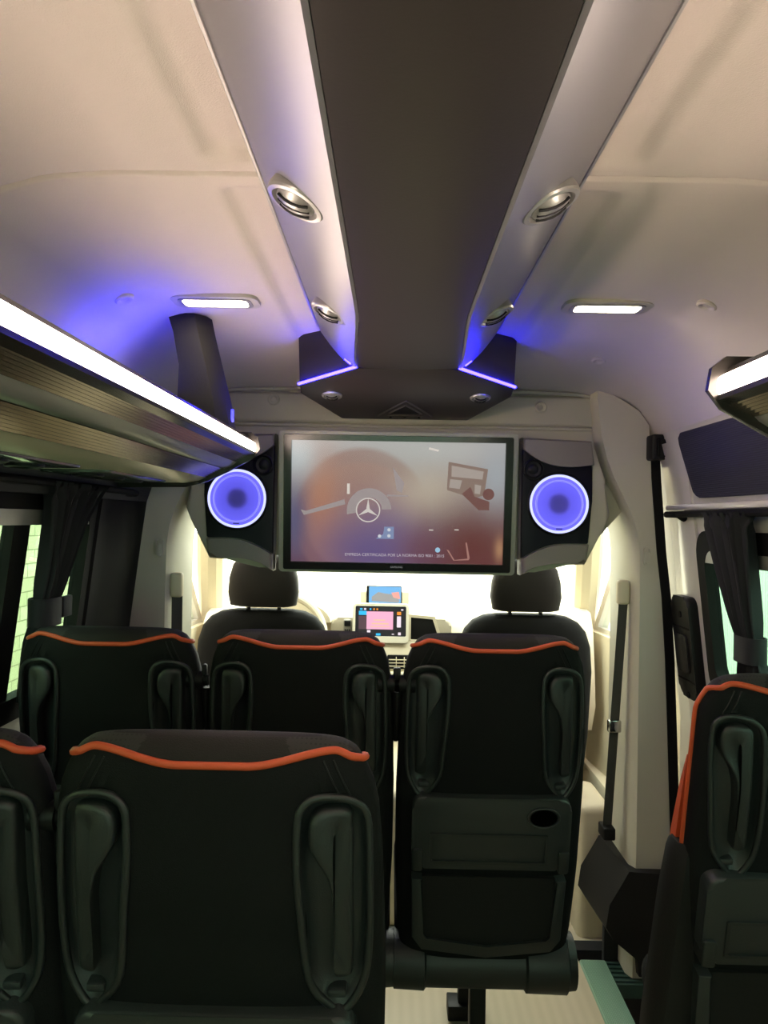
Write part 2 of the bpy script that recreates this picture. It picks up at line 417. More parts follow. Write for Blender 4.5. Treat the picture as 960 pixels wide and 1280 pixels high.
# lower B pillar cover and step
bm = NB()
loft(bm, [[(x, 2.42, z), (.90, 2.40, z), (.93, 2.70, z), (x-.02, 2.70, z)] for z, x in ((.02, .76), (.07, .755), (.13, .68), (.17, .655), (.24, .665), (.30, .70), (.345, .725))])
struct('trim_8', bm, M['darktrim'], 30)
bm = NB(); rbox(bm, .64, .76, 2.71, 3.0, -.05, .44, .03, 3); struct('trim_9', bm, M['cabtrim'], 30)

# ------------------------------------------------------------------ ceiling duct
def dw(y): return .106+.026*smooth(1.45, 2.0, y)
def dz(y): return 1.832
duct = thing('ceiling_air_duct', (0, .6, 1.935), 'long dark overhead air duct with silver sides along the ceiling centre', 'air duct')
bm = NB(); Y = [-1.5, -.6, 0, .3, .6, .9, 1.2, 1.4, 1.5, 1.6, 1.7, 1.8, 1.9, 2.0, 2.05]
rings = []
for y in Y:
    W = dw(y); r = []
    for k in range(13):
        u = -1+2*k/12
        r.append((u*W, y, dz(y)-.004*(1-u*u)))
    r += [(W*.98, y, dz(y)+.03), (-W*.98, y, dz(y)+.03)]
    rings.append(r)
loft(bm, rings); obj('center_panel', bm, M['duct_dark'], duct)
for s in (-1, 1):
    bm = NB(); rings = []
    for y in Y:
        W = dw(y); W = W+.001; pr = [(W, 1.833), (W+.006, 1.831)]
        for k in range(1, 9):
            t = k/8; pr.append((W+.006+(.228-W)*t, 1.831+.100*t-.010*sin(pi*t)))
        pr += [(.237, 1.937), (.237, 1.965), (W, 1.965)]
        rings.append([(s*a, y, b) for a, b in pr])
    loft(bm, rings); obj('side_panel', bm, M['duct_silver'], duct, smooth=25)
    bm = NB(); tube(bm, [(s*.238, -1.5, 1.934), (s*.238, 2.0, 1.934)], .0035, 6); obj('edge_strip', bm, M['silver'], duct)
# front pod
pod = NB()
plan = [(-.132, 2.02), (-.30, 2.15), (-.305, 2.22), (-.20, 2.44), (.20, 2.44), (.305, 2.22), (.30, 2.15), (.132, 2.02)]
podz = lambda y: 1.829-.19*(y-2.02)
low = [pod.verts.new((x, y, podz(y))) for x, y in plan]
hi = [pod.verts.new((x*(1.02 if abs(x) > .2 else 1), y+(-.02 if i in (0, 7) else 0), 1.95)) for i, (x, y) in enumerate(plan)]
pod.faces.new(low[::-1]); pod.faces.new(hi)
for i in range(8): pod.faces.new((low[i], low[(i+1) % 8], hi[(i+1) % 8], hi[i]))
bmesh.ops.bevel(pod, geom=[e for e in pod.edges if all(v.co.z < 1.9 for v in e.verts)], offset=.006, segments=3, profile=.5, affect='EDGES')
obj('front_pod', pod, M['duct_dark'], duct, smooth=30)
for s in (-1, 1):
    bm = NB(); a, b = Vector((s*.136, 2.017, podz(2.02)+.003)), Vector((s*.303, 2.146, podz(2.15)+.003))
    tube(bm, [a, a*.5+b*.5, b], .0042, 8); tube(bm, [Vector((s*.150, 2.008, 1.838)), Vector((s*.158, 2.011, 1.845)), Vector((s*.166, 2.014, 1.852))], .003, 8); obj('light_line', bm, M['led_blue'], duct, 'thin glowing blue light line with a short added inner line')  # second, short tube is added to throw blue onto the side panels
# chevron emblem on the pod and three dots
def podf(u, v, t): return (u, v, podz(v)-t)
bm = NB()
for a, b in (((-.085, 2.40), (0, 2.26)), ((0, 2.26), (.085, 2.40)), ((-.055, 2.39), (.055, 2.39)), ((-.05, 2.375), (0, 2.30)), ((0, 2.30), (.05, 2.375))):
    tube(bm, [podf(*a, .001), podf(*b, .001)], .0028, 6)
obj('chevron_emblem', bm, mat('dark chrome', (120, 115, 112), .3, .8), duct, 'raised dark chevron emblem')
bm = NB(); prism(bm, [(-.048, 2.378), (.048, 2.378), (0, 2.308)], podf, -.002, .0012); obj('emblem_inlay', bm, M['black'], duct)
for x in (-.045, 0, .045):
    bm = NB(); disc(bm, podf(x, 2.415, 0), (0, 0, -1), .004, -.002, .002, 10); obj('button', bm, M['black'], duct)
# round air vents
def vent(c, nrm, r):
    nrm = Vector(nrm).normalized(); c = Vector(c)
    bm = NB(); disc(bm, c, nrm, 0, 0, 0, 36, prof=[(r*.95, -.016), (r*1.0, -.006), (r*1.0, .002), (r*.95, .005), (r*.80, .006), (r*.74, .003), (r*.70, -.004)])
    fr = obj('air_vent', bm, M['silver'], duct, 'round silver air vent')
    bm = NB(); disc(bm, c, nrm, 0, 0, 0, 32, prof=[(r*.70, -.005), (r*.66, .004), (r*.5, .009), (r*.3, .012), (r*.05, .013)])
    obj('vent_ball', bm, M['silver'], fr)
    s = nrm.cross(Vector((0, 1, 0))).normalized(); t = nrm.cross(s)
    for k in (-.34, 0, .34):
        bm = NB(); L = r*.55*sqrt(max(.1, 1-k*k))
        tube(bm, [c+t*(k*r)+s*(L*q)+nrm*(.0125-.005*q*q) for q in (-1, -.5, 0, .5, 1)], .0022, 6)
        obj('vent_louver', bm, M['black'], fr)
for s in (-1, 1):
    nn = (s*.42, -.08, -.90)
    vent((s*.174, 1.05, 1.866), nn, .043); vent((s*.174, 1.62, 1.866), nn, .043)
    vent((s*.215, 2.225, podz(2.225)), (0, -.19, -1), .030)

# ------------------------------------------------------------------ ceiling lamps and plugs
def lamp(s, label):
    c = Vector((s*.45, 1.765, 0)); z = ceil_z(.45, 1.76)
    t = thing('ceiling_lamp', (c.x, c.y, z), label, 'ceiling lamp', 'lit ceiling lamps')
    bm = NB(); fn = lambda u, v, q: (c.x+u, c.y+v, z-q)
    ring_plate(bm, rrect(-.10, .10, -.048, .048, .03), rrect(-.074, .074, -.026, .026, .014), fn, -.006, .008)
    obj('frame', bm, M['trim'], t)
    bm = NB(); ring_plate(bm, rrect(-.084, .084, -.034, .034, .018), rrect(-.074, .074, -.026, .026, .012), fn, .006, .0105); obj('bezel', bm, M['silver'], t)
    bm = NB(); prism(bm, rrect(-.076, .076, -.028, .028, .014), fn, -.004, .007, .003); obj('diffuser', bm, M['lamp'], t, 'glowing white diffuser')
lamp(-1, 'lit rectangular ceiling lamp above the left luggage rack bracket')
lamp(1, 'lit rectangular ceiling lamp on the ceiling right of the duct')
def plug(x, y, z, nrm, r, label, nm='ceiling_plug', cat='plug', m='headliner', g='round ceiling plugs'):
    bm = NB(); disc(bm, (x, y, z), nrm, 0, 0, 0, 24, prof=[(r, -.004), (r, .002), (r*.8, .005), (r*.55, .004), (r*.4, .001)])
    tag(obj(nm, bm, M[m], origin=(x, y, z)), label, cat, g)
plug(-.625, 1.66, ceil_z(.625, 1.66)-.002, (.35, 0, -1), .022, 'round grey plug in the ceiling left of the left lamp')
plug(.628, 1.64, ceil_z(.628, 1.64)-.002, (-.35, 0, -1), .022, 'round grey plug in the ceiling right of the right lamp')
plug(.565, 2.26, ceil_z(.565, 2.26)-.001, (-.1, -.2, -1), .022, 'round grey plug in the ceiling in front of the right lamp')
plug(-.425, 2.486, 1.815, (0, -1, 0), .020, 'round screw cap on the header panel left of the duct pod', 'screw_cap', 'screw cap', 'bulkhead', 'header screw caps')
plug(.44, 2.486, 1.803, (0, -1, 0), .020, 'round screw cap on the header panel right of the duct pod', 'screw_cap', 'screw cap', 'bulkhead', 'header screw caps')

# ------------------------------------------------------------------ luggage racks
PROF = [(.42, 1.612), (.432, 1.604), (.435, 1.601), (.46, 1.588), (.478, 1.580), (.50, 1.568), (.512, 1.560), (.55, 1.540), (.56, 1.537), (.61, 1.524)]
def rack(s, y0, y1, label, bracket):
    t = thing('luggage_rack', (s*.6, (y0+y1)/2, 1.6), label, 'luggage rack', 'overhead luggage racks')
    def ext(name, prof, m, yy=(y0, y1), lab=None, sm=25):
        bm = NB(); loft(bm, [[(s*a, y, b) for a, b in prof] for y in yy]); return obj(name, bm, m, t, lab, smooth=sm)
    ext('strip_light', [(.420, 1.610), (.4165, 1.624), (.4185, 1.637), (.428, 1.643), (.440, 1.643), (.440, 1.610)], M['led_white'], lab='long glowing white strip light')
    ext('top_rail', [(.430, 1.643), (.432, 1.651), (.44, 1.655), (.80, 1.665), (.82, 1.655), (.44, 1.640)], M['rackdark'])
    ext('lower_rail', [(.4185, 1.606), (.418, 1.613), (.435, 1.613), (.437, 1.600)], M['rackdark'])
    def lens(a, b, n, h):
        """saw-tooth ribs: bright facets (slot 0), groove shade painted dark (slot 1)"""
        a = Vector(a); b = Vector(b); d = b-a; nn = Vector((-d.y, d.x)).normalized()
        if nn.y > 0: nn = -nn
        p = []
        for k in range(n):
            for q, hh in ((0, .0), (.62, h), (.74, h)): 
                v = a+d*((k+q)/n)+nn*hh; p.append((v.x, v.y))
        p.append((b.x, b.y)); p += [(b.x+.01, b.y+.012), (a.x+.012, a.y+.012)]
        bm = NB(); F = loft(bm, [[(s*x, y, z) for x, z in p] for y in (y0, y1)])
        np_ = len(p)
        for i, f in enumerate(F):
            if i % np_ < 3*n and (i % np_) % 3 != 0: f.material_index = 1  # dark slot paints shade onto the turned-away side of each rib
        return obj('ribbed_lens', bm, [M['rib'], M['rackdark']], t, 'ribbed shiny lens', smooth=10)
    lens((.435, 1.602), (.470, 1.584), 6, .0022)
    ext('center_band', [(.470, 1.584), (.476, 1.5775), (.488, 1.570), (.503, 1.5655), (.515, 1.575), (.48, 1.592)], M['silver'], sm=60)
    lens((.505, 1.5645), (.552, 1.540), 7, .0022)
    ext('underside', [(.552, 1.541), (.575, 1.530), (.61, 1.524), (.83, 1.524), (.83, 1.535), (.555, 1.550)], M['rackcream'])
    # service panel with reading lamps and nozzles
    for k, yc in enumerate([y for y in (1.80, 1.25, .7, .15, -.4) if y < y1-.2]):
        bm = NB(); fn = lambda u, v, q: (s*(.70+u), yc+v, 1.524-q)
        prism(bm, rrect(-.075, .075, -.22, .22, .03), fn, -.004, .005, .003)
        sp = obj('service_panel', bm, M['rackpanel'], t)
        for v in (-.13, 0, .13):
            bm = NB(); disc(bm, fn(0, v, .005), (0, 0, -1), 0, 0, 0, 24, prof=[(.034, -.004), (.034, .004), (.028, .006), (.022, .001), (.010, .004)])
            obj('air_nozzle', bm, M['black'], sp)
    # end plate
    pr = [(.410, 1.652), (.405, 1.62), (.425, 1.594), (.495, 1.556), (.55, 1.529), (.61, 1.512), (.82, 1.508), (.80, 1.67), (.43, 1.668)]
    bm = NB(); prism(bm, [(s*a, b) for a, b in pr], lambda u, v, q: (u, q, v), y1, y1+.014, .003)
    obj('end_plate', bm, M['rackdark'], t)
    bm = NB(); rbox(bm, *(sorted((s*.60, s*.84))), y0, y1, 1.545, 1.64, .005); obj('tray', bm, M['darktrim'], t)
    if bracket:
        bm = NB(); yb = bracket; rings = []
        for z, xi, xo, ya, yc in ((1.64, .43, .56, yb-.01, yb+.075), (1.72, .445, .56, yb-.005, yb+.07), (1.80, .465, .56, yb, yb+.065), (1.88, .485, .575, yb, yb+.06), (1.925, .495, .59, yb, yb+.06)):
            rings.append([(s*xi, yc, z), (s*(xi+.006), ya+.03, z), (s*(xi+.03), ya, z), (s*xo, ya, z), (s*xo, yc, z)])
        loft(bm, rings); br = obj('bracket', bm, M['darktrim'], t, smooth=30)
        bm = NB(); rbox(bm, *sorted((s*.434, s*.4405)), yb+.045, yb+.057, 1.668, 1.70, .002); obj('indicator_light', bm, M['led_dot'], br, 'small glowing blue light')
    return t
rack(-1, -1.4, 2.13, 'long overhead luggage rack with white strip light above the left windows', 1.86)
rack(1, -1.4, 1.08, 'overhead luggage rack with strip light and black end plate, right of the aisle', None)
area_light('unseen_blue_light', (-.63, 1.74, 1.72), (radians(180), 0, 0), .06, .22, .55, (.02, .02, 1.0))  # blue LEDs above the left rack, out of sight
area_light('unseen_blue_light', (.70, 2.0, 1.45+.05), (0, radians(150), 0), .05, .3, .10, (.10, .08, 1.0))  # unseen blue light added to tint the right ceiling; no rack stands here

# ------------------------------------------------------------------ television
tc = Vector((-.018, 2.45, 1.483)); ta = radians(5.5)
def TV(u, v, q): return (tc.x+u, tc.y-v*sin(ta)-q*cos(ta), tc.z+v*cos(ta)-q*sin(ta))
tv = thing('television', (tc.x, 2.48, 1.27), 'large black framed television hanging above the windscreen, showing a steering wheel', 'television')
bm = NB(); ring_plate(bm, rrect(-.362, .362, -.214, .214, .006), rrect(-.338, .338, -.190, .197, .002), TV, -.004, .016); obj('bezel', bm, mat('gloss black bezel', (16, 16, 17), .2, var=.05), tv)
bm = NB(); prism(bm, rrect(-.35, .35, -.205, .205, .005), TV, -.045, -.004); obj('back_cover', bm, M['black'], tv)
def screen_mat():
    m = bpy.data.materials.new('television picture'); m.use_nodes = True; nt = m.node_tree; b = nt.nodes['Principled BSDF']
    uv = nt.nodes.new('ShaderNodeTexCoord'); sp = nt.nodes.new('ShaderNodeSeparateXYZ'); nt.links.new(uv.outputs['UV'], sp.inputs[0])
    def mth(op, a, bb):
        n = nt.nodes.new('ShaderNodeMath'); n.operation = op
        for i, x in enumerate((a, bb)):
            if isinstance(x, (int, float)): n.inputs[i].default_value = x
            else: nt.links.new(x, n.inputs[i])
        return n.outputs[0]
    cr = nt.nodes.new('ShaderNodeValToRGB'); nt.links.new(sp.outputs[1], cr.inputs[0])
    cr.color_ramp.elements[0].color = tuple(lin((104, 66, 70)))+(1,); cr.color_ramp.elements[1].color = tuple(lin((170, 168, 168)))+(1,)
    cur = cr.outputs[0]
    def sdist(u, v, ru, rv): return mth('ADD', mth('POWER', mth('DIVIDE', mth('SUBTRACT', sp.outputs[0], u), ru), 2), mth('POWER', mth('DIVIDE', mth('SUBTRACT', sp.outputs[1], v), rv), 2))
    def lay(fac, c):
        mx = nt.nodes.new('ShaderNodeMix'); mx.data_type = 'RGBA'; nt.links.new(fac, mx.inputs['Factor']); nt.links.new(cur, mx.inputs['A'])
        mx.inputs['B'].default_value = tuple(lin(c))+(1,); return mx.outputs['Result']
    def cl(x, k):
        n = nt.nodes.new('ShaderNodeMath'); n.operation = 'MULTIPLY'; n.use_clamp = True; nt.links.new(x, n.inputs[0]); n.inputs[1].default_value = 7; return mth('MULTIPLY', n.outputs[0], k)
    cur = lay(cl(mth('SUBTRACT', 1, sdist(.335, .36, .33, .60)), .75), (136, 96, 90))
    cur = lay(cl(mth('SUBTRACT', 1, sdist(.335, .36, .275, .48)), .5), (160, 122, 112))
    for u, v, ru, rv, c, k in ((.30, .74, .22, .24, (150, 112, 102), .4), (.14, .52, .10, .5, (172, 118, 92), .85),
                               (.40, .10, .34, .36, (92, 78, 132), .9), (.50, .30, .22, .3, (104, 88, 138), .6), (.02, .35, .07, .4, (74, 76, 118), .8), (.66, .58, .22, .30, (182, 168, 152), .95), (.86, .16, .34, .46, (98, 48, 46), .95),
                               (.72, .93, .3, .12, (172, 170, 168), .8), (.96, .72, .10, .3, (158, 164, 170), .8), (.02, .88, .12, .22, (182, 190, 192), .9), (.62, .12, .12, .2, (104, 62, 74), .6), (.985, .13, .03, .12, (172, 128, 96), .9)):
        d = mth('ADD', mth('POWER', mth('DIVIDE', mth('SUBTRACT', sp.outputs[0], u), ru), 2), mth('POWER', mth('DIVIDE', mth('SUBTRACT', sp.outputs[1], v), rv), 2))
        fac = mth('MULTIPLY', mth('EXPONENT', mth('MULTIPLY', d, -1.6), 0), k)
        mx = nt.nodes.new('ShaderNodeMix'); mx.data_type = 'RGBA'; nt.links.new(fac, mx.inputs['Factor']); nt.links.new(cur, mx.inputs['A'])
        mx.inputs['B'].default_value = tuple(lin(c))+(1,); cur = mx.outputs['Result']
    b.inputs['Base Color'].default_value = (.01, .01, .01, 1); b.inputs['Roughness'].default_value = .25
    nt.links.new(cur, b.inputs['Emission Color']); b.inputs['Emission Strength'].default_value = .37
    return m
su0, su1, sv0, sv1 = -.339, .339, -.191, .198
bm = NB(); vs = [bm.verts.new(TV(u, v, .002)) for u, v in ((su0, sv0), (su1, sv0), (su1, sv1), (su0, sv1))]; fc = bm.faces.new(vs)
vb = [bm.verts.new(TV(u, v, -.003)) for u, v in ((su0, sv0), (su1, sv0), (su1, sv1), (su0, sv1))]; bm.faces.new(vb[::-1])
for i in range(4): bm.faces.new((vs[i], vb[i], vb[(i+1) % 4], vs[(i+1) % 4]))
ul = bm.loops.layers.uv.new('UVMap')
for fx in bm.faces:
    for lp in fx.loops:
        i = (vs+vb).index(lp.vert) % 4; lp[ul].uv = ((0, 0), (1, 0), (1, 1), (0, 1))[i]
scr = obj('screen', bm, screen_mat(), tv, smooth=0, label='lit screen with a steering wheel picture')
# px/py read off the screen picture in a 0..1 frame (u right, v up)
def SU(u, v): return (su0+(su1-su0)*u, sv0+(sv1-sv0)*v)
def graphic(name, polys, col, k=1.0, q=.0025, label=None):
    bm = NB()
    for p in polys: prism(bm, [SU(*a) for a in p], TV, q-.0003, q)
    return obj(name, bm, emit_mat(name+' light', col, k*.4, (.01, .01, .01)), scr, label, smooth=0)
A = 152/266.0
def circ(u, v, r, n=28, a0=0, a1=360): return [(u+r*cos(radians(a0+(a1-a0)*i/n)), v+r/A*sin(radians(a0+(a1-a0)*i/n))) for i in range(n+1)]
def arc(u, v, r0, r1, a0, a1, n=24):
    o1 = circ(u, v, r1, n, a0, a1); i1 = circ(u, v, r0, n, a0, a1); return [[o1[i], o1[i+1], i1[i+1], i1[i]] for i in range(n)]
cu, cv = .362, .435
graphic('hub_picture', [p for p in arc(cu+.005, cv-.005, .062, .105, 5, 190, 30)]+[[(.255, .48), (.06, .385), (.045, .43), (.07, .42), (.25, .52)], [(.45, .55), (.55, .55), (.55, .56), (.45, .565)], [(.475, .79), (.53, .66), (.52, .58), (.495, .60)]], (158, 146, 146), .9, .0025)
star = arc(cu, cv, .052, .0575, 0, 360, 40)
for a in (90, 210, 330):
    t = radians(a); n_ = radians(a+90); P0 = (cu+.054*cos(t), cv+.054/A*sin(t))
    star.append([P0, (cu+.010*cos(n_)-.004*cos(t), cv+(.010*sin(n_)-.004*sin(t))/A), (cu-.010*cos(n_)-.004*cos(t), cv+(-.010*sin(n_)-.004*sin(t))/A)])
graphic('star_emblem_picture', star, (206, 198, 192), .95, .0031, 'pale three pointed star in a ring')
graphic('icon_picture', [[(.40, .20), (.485, .20), (.485, .30), (.44, .30), (.435, .24)]], (126, 140, 178), .9, .0029)
graphic('icon_marks_picture', [circ(.418, .222, .008, 10), circ(.462, .225, .008, 10), circ(.462, .275, .008, 10)], (210, 214, 222), .9, .0032)
graphic('frame_picture', [[(.735, .84), (.92, .785), (.905, .57), (.855, .545), (.73, .61)]], (134, 112, 102), .9, .0026)
graphic('frame_inset_picture', [[(.75, .81), (.90, .765), (.895, .70), (.75, .72)], [(.745, .70), (.80, .69), (.79, .62), (.74, .63)], [(.86, .66), (.89, .65), (.885, .58), (.86, .585)]], (166, 154, 146), .9, .0028)
graphic('camera_picture', [circ(.925, .58, .027, 20), [(.84, .64), (.86, .56), (.93, .52), (.93, .45), (.88, .45), (.80, .58)]], (112, 72, 68), .9, .0029)
graphic('phone_picture', [[(.735, .12), (.745, .115), (.775, .03), (.768, .03)], [(.768, .03), (.775, .035), (.845, .05), (.84, .035)], [(.835, .045), (.845, .05), (.83, .18), (.823, .18)]], (170, 120, 112), .85, .0029)
graphic('highlight_picture', [circ(.693, .115, .012, 14)], (150, 190, 215), 1.0, .003)
graphic('glint_picture', [[(.645, .955), (.69, .935), (.685, .92), (.64, .94)], [(.65, .275), (.67, .275), (.67, .283), (.65, .283)], [(.77, .28), (.79, .28), (.79, .288), (.77, .288)], [(.262, .565), (.275, .565), (.275, .65), (.262, .65)]], (214, 206, 196), .95, .003)
def text(name, s, size, uvc, q, col, k, parent, fnn):
    cu_ = bpy.data.curves.new(name, 'FONT'); cu_.body = s; cu_.size = size; cu_.align_x = 'CENTER'; cu_.align_y = 'CENTER'; cu_.extrude = .0002
    tmp = bpy.data.objects.new(name, cu_); COL.objects.link(tmp)
    dg = bpy.context.evaluated_depsgraph_get(); me = bpy.data.meshes.new_from_object(tmp.evaluated_get(dg))
    bpy.data.objects.remove(tmp)
    org = ORG[root_of(parent).name]
    for v in me.vertices: v.co = Vector(fnn(uvc[0]+v.co.x, uvc[1]+v.co.y, q+v.co.z))-org
    me.materials.clear(); me.materials.append(emit_mat(name+' ink', col, k*.4, (.02, .02, .02)))
    o = bpy.data.objects.new(name, me); COL.objects.link(o); o.parent = parent; return o
text('caption_text', 'EMPRESA CERTIFICADA POR LA NORMA ISO 9001 : 2015', .0128, SU(.49, .065), .003, (190, 178, 190), .9, scr, TV)
text('maker_text', 'SAMSUNG', .0085, (0.0, -.202), .0165, (170, 170, 170), .5, tv, TV)
# silver frame around the television
bm = NB(); ring_plate(bm, rrect(-.378, .378, -.224, .226, .012), rrect(-.3635, .3635, -.2155, .2155, .006), TV, -.05, .004)
fr = obj('television_surround', bm, mat('satin grey surround', (150, 146, 134), .4, .3), origin=(tc.x, 2.48, 1.26)); tag(fr, 'satin grey frame surrounding the black television', 'frame')

# ------------------------------------------------------------------ speaker pods
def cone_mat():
    m = mat('speaker cone with painted blue glow', (70, 66, 190), .5); nt = m.node_tree; b = nt.nodes['Principled BSDF']
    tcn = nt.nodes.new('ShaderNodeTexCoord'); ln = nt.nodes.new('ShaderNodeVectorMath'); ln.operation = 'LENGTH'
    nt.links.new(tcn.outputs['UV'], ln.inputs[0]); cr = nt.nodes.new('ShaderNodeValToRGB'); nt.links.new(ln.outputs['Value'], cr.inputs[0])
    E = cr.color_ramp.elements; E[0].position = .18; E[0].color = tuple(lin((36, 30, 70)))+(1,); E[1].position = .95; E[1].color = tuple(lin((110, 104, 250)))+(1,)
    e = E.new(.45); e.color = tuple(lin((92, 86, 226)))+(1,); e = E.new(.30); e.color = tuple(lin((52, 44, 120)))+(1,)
    nt.links.new(cr.outputs[0], b.inputs['Emission Color']); b.inputs['Emission Strength'].default_value = .36  # emission ramp stands in for the ring's light falling on the cone
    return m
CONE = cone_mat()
M['pod_leather'] = mat('grey brown pod leather', (112, 106, 98), .5, bump=.2, bscale=300)
M['pod_face'] = mat('dark violet black face', (12, 9, 20), .4, var=.1, spec=.15)
def pod_speaker(s, label):
    X0 = -.018
    t = thing('speaker_pod', (X0+s*.49, 2.44, 1.30), label, 'speaker', 'speaker pods beside the television')
    F = lambda u, v, q: (X0+s*u, 2.43-q, v)
    hp = [(.392, 1.70), (.60, 1.692), (.625, 1.66), (.648, 1.58), (.672, 1.46), (.655, 1.425), (.595, 1.30), (.49, 1.298), (.43, 1.285), (.392, 1.262)]
    bm = NB(); prism(bm, hp, F, -.07, .0, .012, 3); obj('housing', bm, M['bulkhead'], t, smooth=30)
    # padded top hood
    bm = NB(); hood = [(.372+.02, 1.695), (.605, 1.688), (.615, 1.614)]+[(p.x, p.y) for p in ctr([(.60, 1.612), (.54, 1.606), (.48, 1.612), (.43, 1.632), (.392, 1.66)], 5)]
    prism(bm, hood, F, -.02, .024, .010, 3); obj('hood', bm, M['pod_leather'], t, smooth=30)
    # face
    fp = [(p.x, p.y) for p in ctr([(.392, 1.668), (.43, 1.640), (.48, 1.62), (.54, 1.614), (.612, 1.618)], 4)]+[(.612, 1.5), (.602, 1.37)]+[(p.x, p.y) for p in ctr([(.598, 1.366), (.53, 1.366), (.48, 1.36), (.43, 1.34), (.392, 1.318)], 4)]
    bm = NB(); prism(bm, fp, F, -.02, .006, .004); obj('front_panel', bm, M['pod_face'], t, smooth=30)
    # bottom lip
    bm = NB(); lp = [(p.x, p.y) for p in ctr([(.392, 1.316), (.43, 1.338), (.48, 1.357), (.53, 1.363), (.60, 1.363)], 4)]+[(.592, 1.308)]+[(p.x, p.y) for p in ctr([(.56, 1.304), (.49, 1.303), (.43, 1.29), (.392, 1.268)], 4)]
    prism(bm, lp, F, -.06, .030, .012, 3); obj('lower_lip', bm, M['pod_leather'], t, smooth=30)
    # driver
    c = Vector(F(.507, 1.490, .006)); ax = (0, -1, 0)
    bm = NB(); disc(bm, c, ax, 0, 0, 0, 48, prof=[(.100, -.004), (.100, .004), (.096, .008), (.093, .008), (.0925, .0)]); rg = obj('speaker_rim', bm, M['black'], t)
    bm = NB(); loft(bm, [[c+Vector((q*cos(2*pi*k/64), -h, q*sin(2*pi*k/64))) for k in range(64)] for q, h in ((.0925, .004), (.0915, .010), (.086, .010), (.0845, .004))], True, False, loop=True)
    obj('light_ring', bm, M['ring'], t, 'glowing white blue ring')
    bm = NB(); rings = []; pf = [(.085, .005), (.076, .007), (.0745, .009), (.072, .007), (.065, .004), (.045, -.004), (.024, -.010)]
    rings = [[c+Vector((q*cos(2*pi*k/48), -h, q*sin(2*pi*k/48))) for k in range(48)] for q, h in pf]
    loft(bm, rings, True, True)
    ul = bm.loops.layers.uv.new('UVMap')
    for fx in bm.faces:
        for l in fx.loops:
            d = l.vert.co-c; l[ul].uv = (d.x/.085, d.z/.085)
    obj('speaker_cone', bm, CONE, t, 'cone with painted blue glow', smooth=60)
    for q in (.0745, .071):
        bm = NB(); tube(bm, [c+Vector((q*cos(2*pi*k/48), -.0095, q*sin(2*pi*k/48))) for k in range(48)], .0009, 6, True); obj('cone_ring', bm, emit_mat('pale cone ring', (170, 170, 255), .4), t)  # cone ridges: the ring's light on them is put in as emission
    bm = NB(); disc(bm, c, ax, 0, 0, 0, 24, prof=[(.010, -.010), (.009, -.003), (.005, .001), (.002, .002)]); obj('dust_cap', bm, M['silver'], t)
    bm = NB(); rbox(bm, c.x-.010, c.x+.010, c.y-.0115, c.y-.009, c.z-.080, c.z-.077, .001); obj('badge', bm, M['black'], t)
    # tweeter
    c2 = Vector(F(.425, 1.598, .006))
    bm = NB(); disc(bm, c2, ax, 0, 0, 0, 32, prof=[(.033, -.004), (.032, .008), (.028, .010), (.024, .004), (.016, .002), (.010, .006), (.003, .007)]); obj('tweeter', bm, M['black'], t)
    return t
pod_speaker(-1, 'blue lit round speaker in a dark pod left of the television')
pod_speaker(1, 'blue lit round speaker in a dark pod right of the television')

# ------------------------------------------------------------------ passenger seats
LA = radians(12); ZP = .35
def S(x, h, d): return Vector((x, -h*sin(LA)+d*cos(LA), ZP+h*cos(LA)+d*sin(LA)))
WT = [(0, .194), (.08, .206), (.25, .214), (.45, .215), (.56, .212), (.66, .208), (.72, .203), (.755, .196), (.780, .186), (.800, .174), (.811, .158), (.817, .13)]
def SW(h): return min(interp(WT, h), WMAX[0])
def ST(h):
    T = .062-.020*smooth(.6, .8, h)
    if h > .765: T *= sqrt(max(.0, 1-((h-.765)/.0525)**2))
    if h < .06: T *= .75+.25*(h/.06)
    return max(T, .004)
NX = 3.2
def dback(x, h):
    s = min(1, abs(x)/SW(h)); return -ST(h)*(1-s**NX)**(1/NX)
def hp_(x): return .792+.015*smooth(.04, .145, abs(x))-.014*smooth(.145, .185, abs(x))
HANDLE = [(p.x, p.y) for p in ctr_closed([(.107, .715), (.111, .738), (.126, .752), (.150, .754), (.178, .745), (.194, .722), (.198, .66), (.199, .56), (.194, .50), (.178, .465), (.163, .453), (.147, .465), (.122, .505), (.112, .60), (.107, .66)], 4)]; HANDLE = [(x*.972, y) for x, y in HANDLE]
BAR = [(p.x, p.y) for p in ctr_closed([(.122, .722), (.134, .737), (.155, .740), (.172, .734), (.176, .715), (.177, .62), (.178, .52), (.174, .505), (.158, .505), (.155, .52), (.154, .60), (.146, .648), (.130, .675), (.121, .695)], 4)]; BAR = [(x*.972, y) for x, y in BAR]
def inside(p, poly):
    x, y = p; c = False; j = len(poly)-1
    for i in range(len(poly)):
        xi, yi = poly[i]; xj, yj = poly[j]
        if (yi > y) != (yj > y) and x < (xj-xi)*(y-yi)/(yj-yi)+xi: c = not c
        j = i
    return c
def seg_d(p, poly):
    best = 9
    P = Vector(p)
    for i in range(len(poly)):
        a = Vector(poly[i-1]); b = Vector(poly[i]); ab = b-a
        t = max(0, min(1, (P-a).dot(ab)/max(ab.length_squared, 1e-12))); best = min(best, (P-a-ab*t).length)
    return best
def mirror(poly): return [(-x, y) for x, y in poly]
def shift(poly, dx): return [(x+dx, y) for x, y in poly]
CACHE = {}
WMAX = [9.0]
